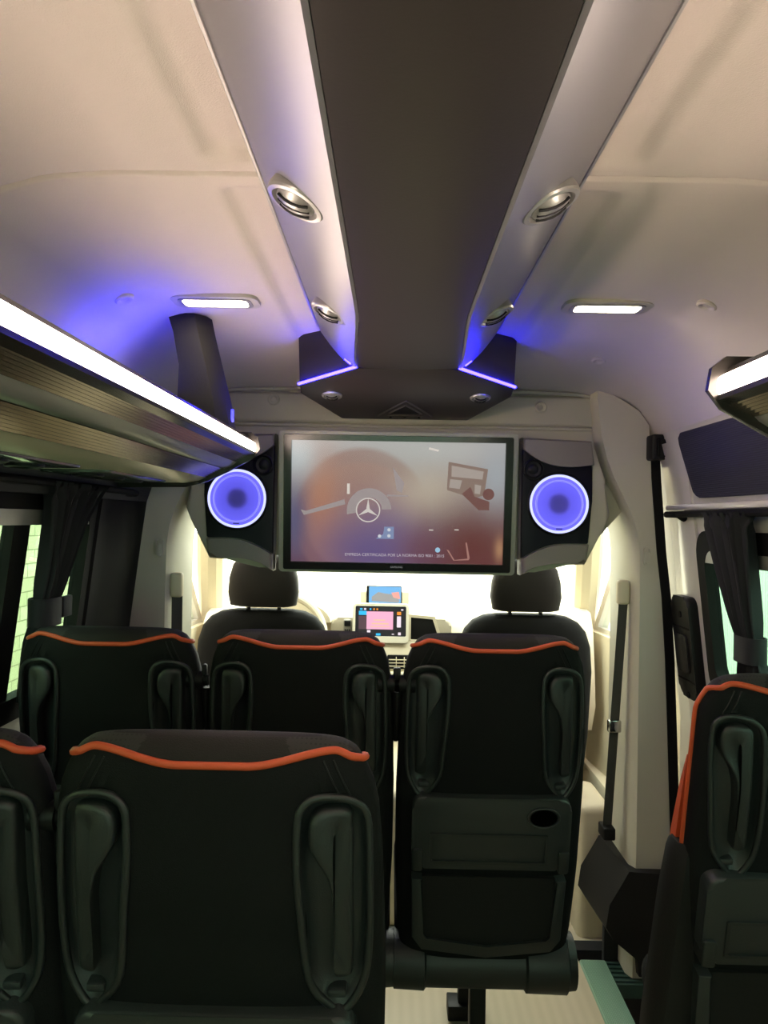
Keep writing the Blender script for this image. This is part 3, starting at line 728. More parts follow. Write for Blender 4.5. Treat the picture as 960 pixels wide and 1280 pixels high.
def seat_meshes(kind):
    if kind in CACHE: return CACHE[kind]
    WMAX[0] = 9.0 if kind == 'normal' else .197
    Hs = [HANDLE, mirror(HANDLE) if kind == 'normal' else shift(HANDLE, -.285)]
    Bs = [BAR, mirror(BAR) if kind == 'normal' else shift(BAR, -.285)]
    out = []
    nb, nf = 110, 34
    sb = [sin(pi/2*(-1+2*i/nb)) for i in range(nb+1)]; sf = [sin(pi/2*(1-2*i/nf)) for i in range(1, nf)]
    hs = sorted({0, .02, .05, .1, .15, .2, .26, .32, .38, .42}|{round(.44+.0085*i, 5) for i in range(38)}|{.772, .780, .786, .792, .796, .800, .804, .807, .810, .812, .814, .8155, .8165, .817})
    hs = [h for h in hs if h < .765 or h >= .772]
    rings = []; info = []
    for h in hs:
        row = []; inf = []
        bmp = max(0, 1-abs(h-.792)/(.025 if h > .792 else .06))
        for k, s in enumerate(sb+sf):
            back = k <= nb
            x0 = s*SW(h); hh = min(h+(hp_(x0)-.792)*bmp, .817); x = s*SW(hh)
            d = ST(hh)*(1-min(1, abs(s))**NX)**(1/NX); d = -d if back else d*.95
            if back:
                for pl in Hs:
                    if .43 < hh < .77 and inside((x, hh), pl): d += .028*smooth(0, .012, seg_d((x, hh), pl))
            row.append(S(x, hh, d)); inf.append((back, h))
        rings.append(row); info.append(inf)
    bmA, bmB = NB(), NB()
    for tgt, flag in ((bmA, 'shell'), (bmB, 'cushion')):
        V = [[tgt.verts.new(p) for p in r] for r in rings]; n = len(rings[0])
        for i in range(len(rings)-1):
            for j in range(n):
                k = (j+1) % n
                isback = (j < nb)
                shell = isback and hs[i] < .7919
                if shell == (flag == 'shell'):
                    tgt.faces.new((V[i][j], V[i][k], V[i+1][k], V[i+1][j]))
        if flag == 'cushion':
            tgt.faces.new(V[-1])
        bmesh.ops.delete(tgt, geom=[v for v in tgt.verts if not v.link_faces], context='VERTS')
    # perforated side patches get the second material
    meA = fin(bmA, 'backrest_shell', 50); meA.materials.append(M['seat'])
    meB = fin(bmB, 'backrest_cushion', 50); meB.materials.append(M['seat_top']); meB.materials.append(M['seat_perf'])
    for p in meB.polygons:
        x = p.center.x; z = p.center.z
        if .075+ (1.17-z)*.5 < abs(x) < .165: p.material_index = 1
    out += [('backrest_shell', meA, None, None), ('backrest_cushion', meB, None, 'charcoal top cushion with perforated corners')]
    # piping
    pts = []
    xs_ = [i*.006 for i in range(0, 30)]
    for x in xs_:
        h = hp_(x)
        if x > SW(h)*.985: break
        pts.append(S(x, h, dback(x, h)-.0015))
    h0 = hp_(SW(.785)*.97)
    kd = 1.0 if kind == 'normal' else .12
    for h, d in ((.790, -.006*kd), (.782, .014*kd), (.770, .030*kd), (.748, .042*kd), (.70, .048*kd), (.62, .048*kd), (.5, .048*kd), (.36, .048*kd), (.2, .048*kd), (.1, .046*kd)):
        T = ST(h); x = SW(h)*(1-min(.99, abs(d)/T)**NX)**(1/NX); pts.append(S(x+.001, h, d))
    right = ctr(pts, 3); left = [Vector((-p.x, p.y, p.z)) for p in reversed(right)]
    bm = NB(); tube(bm, left[:-1]+right, .0052, 8); me = fin(bm, 'piping', 60); me.materials.append(M['piping']); out.append(('piping', me, None, 'orange piping along the top edge'))
    # shoulder seams
    for s in (-1, 1):
        bm = NB()
        for o_ in (0, .012):
            tube(bm, [S(s*(.134+o_+.022*t), .797-.045*t, dback(.134+o_+.022*t, .797-.045*t)-.0004) for t in (0, .3, .6, 1)], .0014, 5)
        me = fin(bm, 'seam', 60); me.materials.append(M['black']); out.append(('seam', me, None, None))
    for hp, bp in zip(Hs, Bs):
        cx = sum(p[0] for p in hp)/len(hp); ch = sum(p[1] for p in hp)/len(hp)
        bm = NB(); tube(bm, [S(x, h, dback(x, h)-.002) for x, h in hp], .0052, 8, True)
        mf = fin(bm, 'handle_frame', 60); mf.materials.append(M['seatplastic2'])
        bm = NB(); rs = []
        for sc, dp in ((1.0, .0), (.95, .003), (.9, .009), (.83, .016), (.7, .020), (.5, .022), (.25, .023), (.05, .023)):
            rs.append([S(cx+(x-cx)*sc, ch+(h-ch)*sc, dback(cx+(x-cx)*sc, ch+(h-ch)*sc)+dp-.001) for x, h in hp])
        R = [[bm.verts.new(p) for p in r] for r in rs]
        for i in range(len(R)-1):
            for j in range(len(hp)): bm.faces.new((R[i][j], R[i][j-1], R[i+1][j-1], R[i+1][j]))
        bm.faces.new(R[-1])
        mr = fin(bm, 'handle_recess', 60); mr.materials.append(M['seatplastic'])
        bm = NB(); bx = sum(p[0] for p in bp)/len(bp); bh = sum(p[1] for p in bp)/len(bp)
        rs = []
        for sc, off in ((1.0, .022), (1.0, .002), (.97, -.003), (.90, -.006), (.75, -.008), (.4, -.009), (.05, -.009)):
            rs.append([S(bx+(x-bx)*sc, bh+(h-bh)*(1-(1-sc)*.35), dback(x, h)+off) for x, h in bp])
        R = [[bm.verts.new(p) for p in r] for r in rs]
        for i in range(len(R)-1):
            for j in range(len(bp)): bm.faces.new((R[i][j], R[i][j-1], R[i+1][j-1], R[i+1][j]))
        mb = fin(bm, 'grab_bar', 60); mb.materials.append(M['seatplastic2'])
        bm = NB(); sx = bx+(.004 if bx > 0 else -.004)
        rbox(bm, -.012, .012, -.008, .012, -.006, .006, .003, 2, Matrix.Translation(S(sx, .478, dback(sx, .478)+.006)) @ Matrix.Rotation(LA, 4, 'X'))
        ms = fin(bm, 'bar_socket', 40); ms.materials.append(M['seatplastic'])
        out.append(('grab_handle', mf, [('handle_recess', mr), ('grab_bar', mb), ('bar_socket', ms)], 'grey grab handle set in the backrest'))
    # tray
    FB = lambda u, v, q: S(u, v, -.058-q)
    def F2(u, v, q): return S(u, v, dback(u, v)*.25-.062*.75-q)
    bm = NB(); prism(bm, rrect(-.178, .178, .285, .462, .03), F2, -.03, .020, .008, 3); me = fin(bm, 'tray_table', 40); me.materials.append(M['seatplastic'])
    subs = []
    bm = NB(); rr = rrect(-.138, .128, .300, .375, .004, 2); ring_plate(bm, rr, rrect(-.132, .122, .306, .369, .003, 2), F2, .016, .0225); m2 = fin(bm, 'tray_panel', 30); m2.materials.append(M['seatplastic2']); subs.append(('tray_panel', m2))
    bm = NB(); cc = [F2(.115+.035*cos(2*pi*k/28), .418+.024*sin(2*pi*k/28), .0212) for k in range(28)]; ci = [F2(.115+.030*cos(2*pi*k/28), .418+.020*sin(2*pi*k/28), .0212) for k in range(28)]
    bm.faces.new([bm.verts.new(p) for p in ci]); m2 = fin(bm, 'cup_shade', 0); m2.materials.append(mat('painted cup shade', (4, 4, 4), .9, spec=0)); subs.append(('cup_shade', m2))  # flat dark disc: the shade inside the cup hole is painted
    bm = NB(); tube(bm, cc, .0025, 8, True); m2 = fin(bm, 'cup_rim', 60); m2.materials.append(M['seatplastic']); subs.append(('cup_rim', m2))
    for s in (-1, 1):
        bm = NB(); prism(bm, rrect(s*.165-.012, s*.165+.012, .280, .335, .006, 3), F2, -.02, .026, .003); m2 = fin(bm, 'tray_hinge', 40); m2.materials.append(M['seatplastic2']); subs.append(('tray_hinge', m2))
    out.append(('tray_table', me, subs, 'dark grey folding tray with cup hole'))
    # pocket
    outer = [(-.176, .255), (-.172, .10), (-.150, .070), (.0, .052), (.150, .070), (.172, .10), (.176, .255)]
    inn = [(-.152, .255), (-.150, .108), (-.140, .096), (.0, .078), (.140, .096), (.150, .108), (.152, .255)]
    bm = NB(); U = outer+inn[::-1]; prism(bm, U, F2, -.02, .018, .004); me = fin(bm, 'pocket_frame', 40); me.materials.append(M['seatplastic'])
    bm = NB(); prism(bm, inn, F2, -.02, .006); m2 = fin(bm, 'pocket_net', 40); m2.materials.append(M['mesh'])
    out.append(('pocket_frame', me, [('pocket_net', m2)], None))
    # recliner tube, cushion, base, legs
    bm = NB(); rings = []
    for x, r in ((-.214, .055), (-.212, .072), (-.14, .075), (-.135, .068), (.10, .068), (.105, .076), (.200, .078), (.204, .070), (.222, .068), (.224, .05)):
        rings.append([(x, .0+r*cos(2*pi*k/28), .335+r*.92*sin(2*pi*k/28)) for k in range(28)])
    loft(bm, rings); me = fin(bm, 'recliner_cover', 30); me.materials.append(M['seatplastic2']); out.append(('recliner_cover', me, None, None))
    bm = NB(); rbox(bm, *((-.212, .212, -.02, .47, .355, .47) if kind == 'normal' else (-.12, .212, -.02, .40, .25, .36)), .045, 4); me = fin(bm, 'seat_cushion', 50); me.materials.append(M['seat_top'] if kind == 'normal' else M['seat']); out.append(('seat_cushion', me, None, None))
    bm = NB(); rbox(bm, *((-.21, .21, .0, .44, .29, .355) if kind == 'normal' else (-.10, .21, .0, .38, .20, .26)), .01); rbox(bm, -.214, .214, .05, .085, .30, .33, .004); me = fin(bm, 'seat_frame', 40); me.materials.append(M['black']); out.append(('seat_frame', me, None, None))
    for y in (.06, .36):
        bm = NB(); rbox(bm, -.02, .02, y-.02, y+.02, -.03, .30, .004); rbox(bm, -.05, .05, y-.035, y+.035, -.03, .012, .003); me = fin(bm, 'leg', 40); me.materials.append(M['black']); out.append(('leg', me, None, None))
    if kind != 'normal':
        bm = NB(); loft(bm, [[S(-SW(h)+a, h, d0), S(-SW(h)-b, h, d0), S(-SW(h)-b, h, d1), S(-SW(h)+a, h, d1)] for h, a, b, d0, d1 in ((.36, .01, .004, .03, .06), (.48, .01, .004, .03, .055), (.58, .01, .0, .03, .045), (.64, .01, -.004, .03, .035))])
        me = fin(bm, 'side_bolster', 50); me.materials.append(M['piping']); out.append(('side_bolster', me, None, 'orange side bolster'))
    CACHE[kind] = out; return out
def armrest_mesh(kind):
    if kind in CACHE: return CACHE[kind]
    bm = NB()
    if kind in ('L', 'R'):
        s = 1 if kind == 'R' else -1
        c = S(s*.206, .700, -.01)
        disc(bm, c, (s, 0, 0), .020, -.03, .006, 20); disc(bm, c+Vector((s*.006, 0, 0)), (s, 0, 0), .013, 0, .010, 16)
        rbox(bm, c.x-.005+s*.008, c.x+.005+s*.008, c.y-.012, c.y+.006, c.z+.01, c.z+.036, .003)
        rings = []
        for h, a, dd in ((.68, .014, .022), (.65, .013, .028), (.60, .010, .028), (.56, .006, .022)):
            q = S(s*.216, h, .0); rings.append([q+Vector((a*cos(2*pi*k/16), dd*sin(2*pi*k/16), 0)) for k in range(16)])
        loft(bm, rings)
    else:
        rings = []
        for z, x0, x1, y0, y1 in ((.12, -.285, -.15, -.06, .04), (.45, -.262, -.155, -.08, .03), (.70, -.243, -.165, -.11, .0), (.795, -.235, -.172, -.12, -.02), (.815, -.228, -.178, -.115, -.03)):
            rings.append([(x0+.015, y0, z), (x1, y0, z), (x1, y1, z), (x0+.015, y1, z), (x0, y1-.03, z), (x0, y0+.02, z)])
        loft(bm, rings)
    me = fin(bm, 'armrest', 40); me.materials.append(M['black'] if kind in 'LR' else M['darktrim']); CACHE[kind] = me; return me
def seat(x, y, label, arm=None, kind='normal', z=0):
    t = thing('passenger_seat', (x, y, z), label, 'seat', 'passenger seats with orange piping')
    for nm, me, subs, lab in seat_meshes(kind):
        o = bpy.data.objects.new(nm, me); COL.objects.link(o); o.parent = t
        if lab: o['label'] = lab
        for sn, sm in subs or []:
            c = bpy.data.objects.new(sn, sm); COL.objects.link(c); c.parent = o
    if arm:
        o = bpy.data.objects.new('armrest', armrest_mesh(arm)); COL.objects.link(o); o.parent = t
        if arm == 'block': o.location.x = .022
    return t
YB = 1.89
seat(.200, YB, 'black seat with folded tray and pocket, right in front of the tablet screen', 'L', z=.03)
seat(-.235, YB, 'black seat with orange piping between the window curtain seat and the tray seat', 'R', z=.03)
seat(-.665, YB, 'black seat beside the left window, in front of the tied black curtain', 'R', z=.03)
seat(-.256, 1.17, 'nearest black seat, centre bottom of the view, seen fully from behind', None).scale = (1.04, 1, 1)
seat(-.680, 1.17, 'black seat cut by the left edge, beside the nearest centre seat', 'R')
seat(.722, 1.56, 'black seat cut by the right edge, with broad dark armrest below the curtain', 'block', 'odd', z=.015)

# ------------------------------------------------------------------ cab seats
def cab_seat(x, zoff, label, nm='driver_seat'):
    t = thing(nm, (x, 3.05, 0), label, 'seat', 'cab seats'); 
    def bx(name, rows, m, lab=None):
        bm = NB(); rings = []
        for z, wd, yb, yf in rows:
            cy = (yb+yf)/2; hy = (yf-yb)/2
            rings.append([(x+wd*math.copysign(abs(cos(a))**.6, cos(a)), cy+hy*math.copysign(abs(sin(a))**.6, sin(a)), z) for a in [2*pi*k/40 for k in range(40)]])
        loft(bm, rings); return obj(name, bm, m, t, lab, smooth=60)
    bx('backrest', [(.35, .24, 3.02, 3.16), (.6, .262, 2.99, 3.15), (.85, .265, 2.955, 3.12), (.95, .255, 2.945, 3.10), (1.01, .235, 2.945, 3.09), (1.045, .205, 2.95, 3.08), (1.065, .165, 2.96, 3.07), (1.072, .12, 2.97, 3.06)], M['seat'])
    bx('headrest', [(1.085, .10, 2.97, 3.04), (1.092, .128, 2.945, 3.06), (1.14, .137, 2.935, 3.065), (1.20, .132, 2.935, 3.06), (1.25, .118, 2.94, 3.05), (1.28, .09, 2.95, 3.04), (1.292, .05, 2.965, 3.03)], M['seat_top'])
    for s in (-1, 1):
        bm = NB(); tube(bm, [(x+s*.06, 3.01, 1.05), (x+s*.06, 3.005, 1.11)], .008, 10); obj('headrest_post', bm, M['chrome'], t)
    bm = NB(); rbox(bm, x-.25, x+.25, 3.05, 3.5, .33, .46, .05, 4); obj('seat_cushion', bm, M['seat'], t)
    bm = NB(); rbox(bm, x-.22, x+.22, 3.05, 3.48, -.02, .33, .02); obj('seat_base', bm, M['darktrim'], t)
cab_seat(-.53, 0, 'dark driver seat with rounded headrest behind the steering wheel')
cab_seat(.49, 0, 'dark front passenger seat with rounded headrest under the right speaker', 'front_seat')

# ------------------------------------------------------------------ dashboard and cab things
dash = thing('dashboard', (0, 3.75, -.02), 'wide grey dashboard below the bright windscreen', 'dashboard')
bm = NB(); rings = []
for x in [-.88, -.7, -.55, -.4, -.3, -.2, -.05, .1, .25, .4, .6, .8, .88]:
    hump = .03*math.exp(-((x+.5)/.18)**2); cen = .05*math.exp(-((x)/.22)**2); hump += .035*smooth(.0, .12, x)
    r = [(3.48-cen, .50), (3.42-cen, .62), (3.44-cen, .76), (3.46-cen, .86), (3.48, .95), (3.53, .985+hump), (3.62, 1.0+hump), (3.75, .99+hump*.6), (4.0, .93), (4.0, .50)]
    rings.append([(x, y, z) for y, z in r])
loft(bm, rings); obj('body', bm, M['dash'], dash, smooth=50)
FD = lambda y0: (lambda u, v, q: (u, y0-q, v))
bm = NB(); prism(bm, rrect(-.30, .24, .872, .99, .03), FD(3.47), -.06, .02, .012, 3); obj('center_fascia', bm, mat('pale fascia', (176, 168, 150), .5), dash)
bm = NB(); prism(bm, [(.058, .998), (.155, .990), (.185, .90), (.058, .895)], FD(3.448), -.02, .004, .003); obj('storage_cubby', bm, M['black'], dash, 'black open storage cubby')
bm = NB(); ring_plate(bm, [(.045, 1.012), (.165, 1.003), (.203, .887), (.045, .880)], [(.058, .998), (.155, .990), (.185, .90), (.058, .895)], FD(3.448), -.03, .010); obj('cubby_frame', bm, M['dash'], dash)
bm = NB(); prism(bm, rrect(-.045, .10, .775, .835, .006), FD(3.40), -.02, .006, .002); av = obj('dash_vent', bm, M['black'], dash)
for z in (.788, .802, .816):
    bm = NB(); rbox(bm, -.038, .094, 3.388, 3.396, z-.002, z+.002, .001); obj('vent_slat', bm, M['dash'], av)
for x in (-.005, .03, .065):
    bm = NB(); rbox(bm, x-.002, x+.002, 3.387, 3.395, .782, .828, .001); obj('vent_slat', bm, M['dash'], av)
for z in (.795, .825):
    for x in (-.085, -.065):
        bm = NB(); rbox(bm, x-.008, x+.008, 3.385, 3.40, z-.010, z+.010, .002); obj('switch', bm, M['cabtrim'], dash)
bm = NB(); rbox(bm, -.13, .16, 3.36, 3.42, .70, .765, .01); obj('control_strip', bm, M['cabtrim'], dash)
for x in (-.02, .02, .06):
    bm = NB(); rbox(bm, x-.012, x+.012, 3.352, 3.37, .72, .745, .003); obj('control_button', bm, M['black'], dash)
# instrument cowl
bm = NB(); rings = []
for y, k in ((3.42, 1.0), (3.5, 1.02), (3.62, .95)):
    rings.append([(-.50+.20*k*cos(a), y, .97+.10*k*sin(a)) for a in [pi*q/16 for q in range(17)]])
loft(bm, rings); obj('instrument_cowl', bm, M['dash'], dash)
con = NB(); rbox(con, -.14, .14, 2.75, 3.50, -.02, .46, .03, 3); o = obj('center_console', con, M['cabtrim'], origin=(0, 3.1, -.02)); tag(o, 'beige console box between the two cab seats', 'console')

sw = thing('steering_wheel', (-.50, 3.22, .93), 'grey steering wheel left of the tablet, behind the driver seat', 'steering wheel')
def SWF(a, r, q=0): 
    u, v = r*cos(a), r*sin(a); t = radians(28)
    return Vector((-.50+u, 3.22+v*sin(t)-q*cos(t), .93+v*cos(t)+q*sin(t)*0))
bm = NB(); tube(bm, [SWF(2*pi*k/48, .19) for k in range(48)], .016, 10, True); obj('rim', bm, M['dash'], sw)
bm = NB(); tube(bm, [(-.50, 3.22, .93), (-.50, 3.44, .88)], .035, 12); obj('column', bm, M['dash'], sw)
bm = NB(); disc(bm, (-.50, 3.22, .93), (0, -1, .5), .06, -.02, .025, 24); obj('hub', bm, M['dash'], sw)
for a in (0, 180, 270):
    bm = NB(); tube(bm, [SWF(radians(a), .04), SWF(radians(a), .185)], .012, 8); obj('spoke', bm, M['dash'], sw)

tab = thing('tablet_screen', (-.075, 3.44, .89), 'lit tablet screen in a white frame in the middle of the dashboard', 'screen')
TF = lambda u, v, q: (-.077+u, 3.43+v*.12-q, .972+v)
bm = NB(); ring_plate(bm, rrect(-.125, .125, -.085, .085, .018), rrect(-.113, .113, -.058, .074, .006), TF, -.012, .010); obj('frame', bm, mat('white tablet frame', (225, 220, 205), .3), tab)
bm = NB(); prism(bm, rrect(-.115, .115, -.060, .076, .006), TF, -.012, .005); sc2 = obj('display', bm, emit_mat('dark display', (26, 24, 34), .35, (.01, .01, .01)), tab)
def pict(name, rects, col, k, q=.0056):
    bm = NB()
    for a, b, c, d in rects: prism(bm, [(a, c), (b, c), (b, d), (a, d)], TF, q-.0004, q)
    obj(name, bm, emit_mat(name+' glow', col, k*.5, (.01, .01, .01)), sc2, smooth=0)
pict('map_picture', [(-.063, .055, -.028, .050)], (236, 168, 196), 1.0)
pict('map_route_picture', [(-.04, .035, -.006, .0), (-.045, .04, -.018, -.014), (-.03, .02, .010, .015)], (240, 190, 150), 1.0, .0062)
pict('blue_tile_picture', [(-.098, -.063, .034, .052), (-.02, .0, -.055, -.045), (-.093, -.082, .056, .064), (-.05, -.043, .056, .064)], (40, 180, 235), 1.0, .0062)
pict('side_tile_picture', [(-.098, -.065, -.028, .030)], (84, 60, 70), .9)
pict('bright_bar_picture', [(.072, .090, -.018, .030), (-.06, -.045, -.042, -.032), (-.09, -.075, -.05, -.046), (-.07, -.06, -.05, -.046), (.05, .06, -.05, -.046), (.078, .09, -.052, -.04), (-.075, -.066, .056, .064), (.09, .1, .056, .062)], (230, 214, 226), 1.0, .0062)
pict('orange_tile_picture', [(.072, .090, .036, .050), (-.034, -.027, .056, .064), (-.02, -.013, .056, .064)], (230, 140, 40), 1.0, .0062)

nav = thing('navigation_display', (-.06, 3.56, 1.0), 'small lit blue display standing on the dashboard behind the tablet', 'screen')
NF = lambda u, v, q: (-.062+u, 3.56-q, 1.085+v)
bm = NB(); prism(bm, rrect(-.085, .078, -.042, .040, .004), NF, -.012, .0, .002); obj('case', bm, M['black'], nav)
bm = NB(); prism(bm, rrect(-.073, .075, -.038, .037, .002), NF, -.002, .002); s3 = obj('display', bm, emit_mat('sky blue display', (110, 175, 225), .5, (.01, .01, .01)), nav)
bm = NB(); prism(bm, [(-.06, -.01), (-.03, .012), (.0, .006), (.05, .0), (.07, -.03), (.06, -.036), (-.06, -.03)], NF, .002, .0026); obj('terrain_picture', bm, emit_mat('grey terrain glow', (150, 150, 150), .45), s3, smooth=0)
bm = NB(); prism(bm, [(.03, .01), (.065, .014), (.072, -.02), (.04, -.012)], NF, .0026, .003); obj('red_patch_picture', bm, emit_mat('red patch glow', (230, 150, 140), .5), s3, smooth=0)
bm = NB()
for s in (-1, 1): rbox(bm, -.062+s*.095-.018, -.062+s*.095+.018, 3.562, 3.575, 1.01, 1.10, .012, 3)
rbox(bm, -.17, .05, 3.562, 3.578, .99, 1.05, .008, 2)
obj('holder', bm, M['dash'], nav)
kp = thing('phone_handset', (-.225, 3.45, .92), 'small dark handset in a holder left of the tablet', 'phone')
bm = NB(); rbox(bm, -.243, -.207, 3.425, 3.45, .895, .985, .008, 3); obj('body', bm, mat('grey handset', (110, 108, 100), .4), kp)
bm = NB(); rbox(bm, -.239, -.211, 3.421, 3.428, .955, .980, .003, 2); obj('display', bm, M['black'], kp)
bm = NB()
for i in range(3):
    for j in range(3): rbox(bm, -.237+.009*i, -.231+.009*i, 3.421, 3.428, .905+.014*j, .914+.014*j, .001, 1)
obj('keypad', bm, M['black'], kp)

# open cab doors and mirrors
def cab_door(s, label):
    t = thing('cab_door', (s*.93, 3.72, 0), label, 'door', 'open cab doors')
    a = radians(5)
    D = lambda u, v, q: (s*(.95+u*sin(a)+q*cos(a)), 3.68-u*cos(a)+q*sin(a), v)
    bm = NB(); prism(bm, [(0, -.1), (.95, -.1), (1.0, .3), (1.0, .93), (0, .93)], D, -.05, .06, .012, 2); pn = obj('door_panel', bm, M['cabtrim'], t)
    o1 = [(0, .92), (1.0, .92), (.98, 1.2), (.88, 1.66), (.55, 1.66), (.28, 1.30)]; i1 = [(.07, .95), (.93, .95), (.91, 1.2), (.83, 1.59), (.58, 1.59), (.33, 1.29)]
    bm = NB(); ring_plate(bm, o1, i1, D, -.02, .03); obj('window_frame', bm, M['paint'], t)
    bm = NB(); prism(bm, i1, D, .0, .005); obj('door_glass', bm, M['clear'], t, smooth=0)
    for z in (.62, .76, .88):
        bm = NB(); disc(bm, D(-.0, z, 0), (-s*sin(a), cos(a), 0), .012, -.002, .006, 12); obj('hinge_bolt', bm, M['silver'], t)
    bm = NB(); c = D(.12, 1.08, .20); rbox(bm, c[0]-.10, c[0]+.10, c[1]-.05, c[1]+.05, c[2]-.14, c[2]+.16, .04, 3); obj('mirror', bm, M['paint'], t)
cab_door(-1, 'open white driver door beyond the left pillar')
cab_door(1, 'open white front passenger door beyond the right pillar')

# seat belts on the pillars
def belt(s, x0, y0, zt, x1, y1, zb, label):
    t = thing('seat_belt', (s*x0, y0, zb), label, 'seat belt', 'seat belts on the pillars')
    bm = NB(); a = Vector((s*x0, y0, zt)); b = Vector((s*x1, y1, zb)); rings = []
    for k in range(9):
        q = a+(b-a)*(k/8); tw = .02+.002*sin(k); rings.append([q+Vector((-.016, -.006, 0)), q+Vector((.016, .004, 0)), q+Vector((.016, .006, 0)), q+Vector((-.016, -.004, 0))])
    loft(bm, rings); obj('strap', bm, M['belt'], t)
    bm = NB(); rbox(bm, a.x-.022, a.x+.018, y0-.012, y0+.02, zt-.03, zt+.05, .010, 3); obj('guide', bm, M['cabtrim'], t)
    bm = NB(); q = a+(b-a)*.55
    rbox(bm, q.x-.022, q.x+.020, q.y-.014, q.y+.012, q.z-.02, q.z+.02, .005, 2); obj('tongue', bm, M['chrome'], t)
    bm = NB(); rbox(bm, b.x-.02, b.x+.02, b.y-.035, b.y+.035, b.z-.02, b.z+.02, .006, 2); obj('anchor', bm, M['black'], t)
belt(-1, .722, 2.47, 1.20, .715, 2.47, .50, 'grey seat belt hanging on the left pillar')
belt(1, .720, 2.50, 1.20, .690, 2.55, .42, 'grey seat belt hanging on the right pillar')
# coat hooks on the pillars
for s, lb in ((-1, 'small grey hook cover on the left pillar'), (1, 'small grey hook cover on the right pillar')):
    t = thing('coat_hook', (s*.775, 2.445, 1.33), lb, 'hook', 'pillar coat hooks')
    bm = NB(); fn = lambda u, v, q: (s*.775+u, 2.445-q, 1.33+v)
    ring_plate(bm, rrect(-.012, .012, -.030, .030, .010), rrect(-.007, .007, -.024, .024, .006), fn, -.002, .006); obj('frame', bm, M['trim'], t)
    bm = NB(); prism(bm, rrect(-.008, .008, -.025, .012, .006), fn, -.002, .009, .003); obj('flap', bm, M['trim'], t)

# ------------------------------------------------------------------ right door fittings
f2 = lambda u, v, t: (wallx(v)-t, u, v)
pn = [(2.195, 1.512), (2.215, 1.525), (2.252, 1.665), (2.25, 1.685), (2.225, 1.698), (1.9, 1.695), (1.5, 1.69), (.9, 1.69), (.9, 1.505), (1.5, 1.505), (2.17, 1.508)]
bm = NB(); prism(bm, pn, f2, -.01, .016, .006); o = obj('fabric_panel', bm, wave_mat('dark blue grey fabric', (38, 38, 58), (28, 28, 44), 60, 'Z', .8, bump=.3), origin=(.82, 1.6, 1.6)); tag(o, 'dark blue ribbed fabric panel above the right window', 'panel')
lt = thing('door_latch', (.80, 2.36, 1.66), 'black door latch block at the top front corner of the sliding door', 'latch')
bm = NB(); rbox(bm, .768, .83, 2.39, 2.46, 1.632, 1.712, .008, 2); obj('latch_case', bm, M['black'], lt)
bm = NB(); rbox(bm, .782, .792, 2.383, 2.395, 1.64, 1.70, .003, 2); rbox(bm, .806, .816, 2.383, 2.395, 1.64, 1.70, .003, 2); obj('latch_jaw', bm, M['rubber'], lt)
hd = thing('door_handle_panel', (.86, 2.33, .95), 'tall black handle panel on the sliding door beside the window', 'door handle')
f3 = lambda u, v, t: (wallx(v)-.02-t, u, v)
bm = NB()
rr_ = rrect(2.285, 2.425, .905, 1.215, .03); prism(bm, rr_, f3, -.02, .02, .010, 3); obj('panel', bm, M['black'], hd)
bm = NB()
for z in (.96, 1.12):
    loft(bm, [[f3(u, z-.003, .0205), f3(u, z+.003, .0205), f3(u, z+.002, .022), f3(u, z-.002, .022)] for u in (2.29, 2.35, 2.42)])
obj('groove', bm, M['rubber'], hd)
bm = NB(); prism(bm, rrect(2.31, 2.40, .985, 1.10, .015), f3, .01, .027, .006); obj('lever', bm, M['darktrim'], hd)
for v in (.915, 1.16):
    bm = NB(); disc(bm, f3(2.35, v, .020), (-1, 0, -.1), .010, -.004, .003, 16); obj('lock_hole', bm, M['rubber'], hd)
gh = thing('door_vent_slot', (.89, 2.30, .70), 'narrow dark slot with white rim low on the sliding door', 'slot')
bm = NB(); ring_plate(bm, rrect(2.255, 2.335, .60, .86, .02), rrect(2.265, 2.325, .61, .85, .015), f3, -.01, .008); obj('frame', bm, M['paint'], gh)
bm = NB(); prism(bm, rrect(2.27, 2.32, .64, .80, .012), f3, -.02, .004); obj('insert', bm, M['rubber'], gh)

# step tread in the door well
st = thing('step_tread', (.66, 2.2, -.3), 'green tinted ribbed step edge in the right doorway', 'step')
bm = NB(); rbox(bm, .600, .685, 2.06, 2.53, -.02, .010, .006, 2); obj('edge_strip', bm, M['step'], st)
bm = NB(); rbox(bm, .686, .915, 2.42, 2.55, -.05, -.005, .004)
for k in range(5): rbox(bm, .69, .91, 2.43+.024*k, 2.44+.024*k, -.006, .0, .001, 1)
obj('tread', bm, M['tread'], st)
bm = NB(); rbox(bm, .686, .915, 2.55, 2.575, -.20, .11, .004); obj('riser', bm, M['carpet'], st)

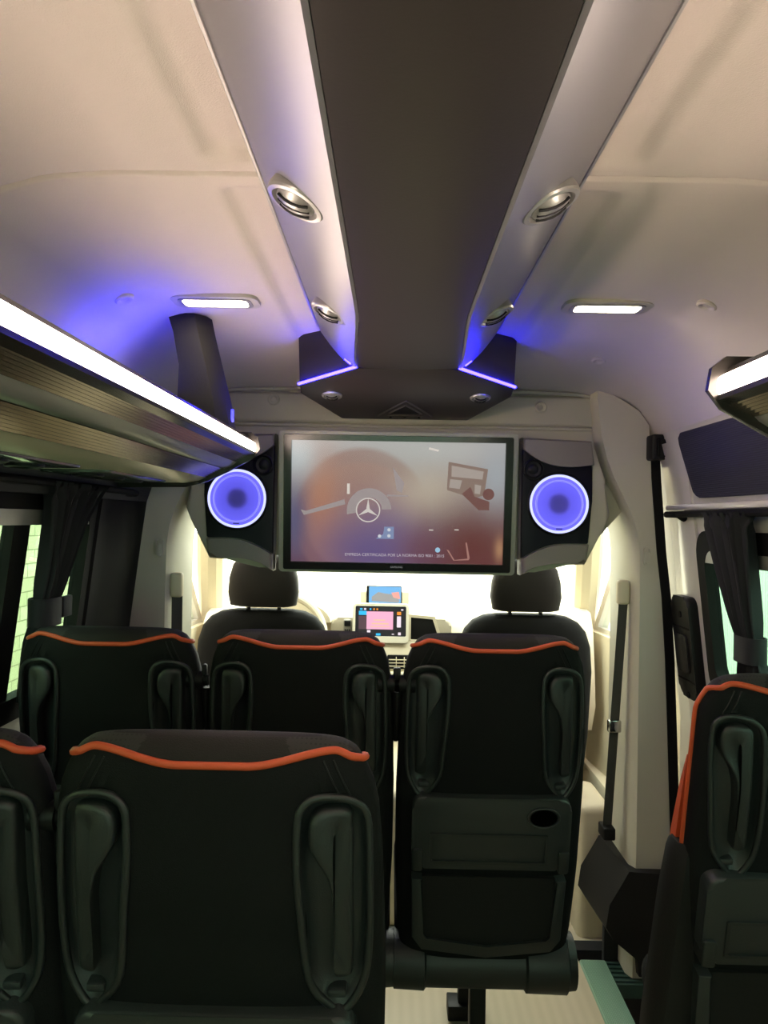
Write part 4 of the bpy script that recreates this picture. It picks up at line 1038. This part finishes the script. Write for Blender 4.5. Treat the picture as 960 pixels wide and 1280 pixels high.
# ------------------------------------------------------------------ curtains and rails
def curtain(side, x, prof, ztop, ztie, zbot, label, folds):
    t = thing('curtain', (side*x, prof[0][1], zbot), label, 'curtain', 'tied black window curtains')
    bm = NB(); rings = []; nz = 44; ny = folds*10
    zs = [ztop+(zbot-ztop)*i/nz for i in range(nz+1)]
    for layer in (0,):
        for z in zs:
            y0 = interp([(a, b) for a, b, c in prof], z); y1 = interp([(a, c) for a, b, c in prof], z)
            row = []
            wtop = smooth(ztop-.06, ztop, z)
            amp = .017*(1-.5*math.exp(-((z-ztie)/.05)**2))
            for k in range(ny+1):
                u = k/ny
                a = 2*pi*folds*u
                ph = .6*sin(3.1*u*folds*.37+z*2)+wtop*.9*sin(z*90+u*17)
                dx = amp*sin(a+ph)+.005*sin(2.3*a+1.7)
                row.append((side*(wallx(z)-.045+x*0-dx), y0+(y1-y0)*(u+.012*sin(a*.5+z*6)), z))
            rings.append(row)
    loft(bm, rings, False, False)
    g = bmesh.ops.extrude_face_region(bm, geom=bm.faces[:])
    for v in [e for e in g['geom'] if isinstance(e, bmesh.types.BMVert)]: v.co.x += side*.003
    obj('cloth', bm, M['curtain'], t, smooth=70)
    y0 = interp([(a, b) for a, b, c in prof], ztie); y1 = interp([(a, c) for a, b, c in prof], ztie)
    bm = NB(); X = wallx(ztie)-.045; pts = []
    def band(off):
        r = []
        for k in range(28):
            a = 2*pi*k/28; r.append((side*(X+(.024+off)*cos(a)), (y0+y1)/2+((y1-y0)/2+.006+off)*math.copysign(abs(sin(a))**.7, sin(a))))
        return r
    A_, B_ = band(.002), band(.005)
    loft(bm, [[(p[0], p[1], ztie-.032) for p in A_], [(p[0], p[1], ztie-.032) for p in B_], [(p[0], p[1], ztie+.032) for p in B_], [(p[0], p[1], ztie+.032) for p in A_]], True, False, loop=True)
    if side < 0: rbox(bm, side*(X-.02)-.006, side*(X-.02)+.006, y1, y1+.05, ztie-.02, ztie+.03, .003)
    obj('tieback', bm, M['curtain'], t, 'black tie band')
PL = [(1.00, 1.735, 1.84), (1.14, 1.725, 1.815), (1.205, 1.735, 1.82), (1.30, 1.74, 1.855), (1.42, 1.73, 1.93), (1.50, 1.71, 2.03)]
PR = [(.95, 1.80, 1.98), (1.05, 1.815, 1.95), (1.13, 1.845, 1.935), (1.20, 1.84, 1.96), (1.33, 1.83, 2.02), (1.41, 1.825, 2.05), (1.465, 1.815, 2.07)]
curtain(-1, .82, PL, 1.505, 1.205, 1.0, 'black pleated curtain tied back at the left window', 9)
curtain(1, .80, PR, 1.465, 1.13, .95, 'black pleated curtain tied back at the right window', 8)
bm = NB(); tube(bm, ctr([(.835, .2, 1.462), (.806, .25, 1.462), (.806, 2.20, 1.462), (.806, 2.26, 1.460), (.835, 2.30, 1.45)], 6), .010, 10); tag(obj('curtain_rail', bm, M['rubber'], origin=(.81, 1.2, 1.45)), 'black curtain rail above the right window', 'rail', 'curtain rails')
bm = NB(); tube(bm, ctr([(-.83, .2, 1.50), (-.80, .25, 1.50), (-.80, 2.15, 1.50), (-.82, 2.2, 1.49)], 6), .009, 10); tag(obj('curtain_rail', bm, M['rubber'], origin=(-.81, 1.2, 1.5)), 'black curtain rail above the left window', 'rail', 'curtain rails')
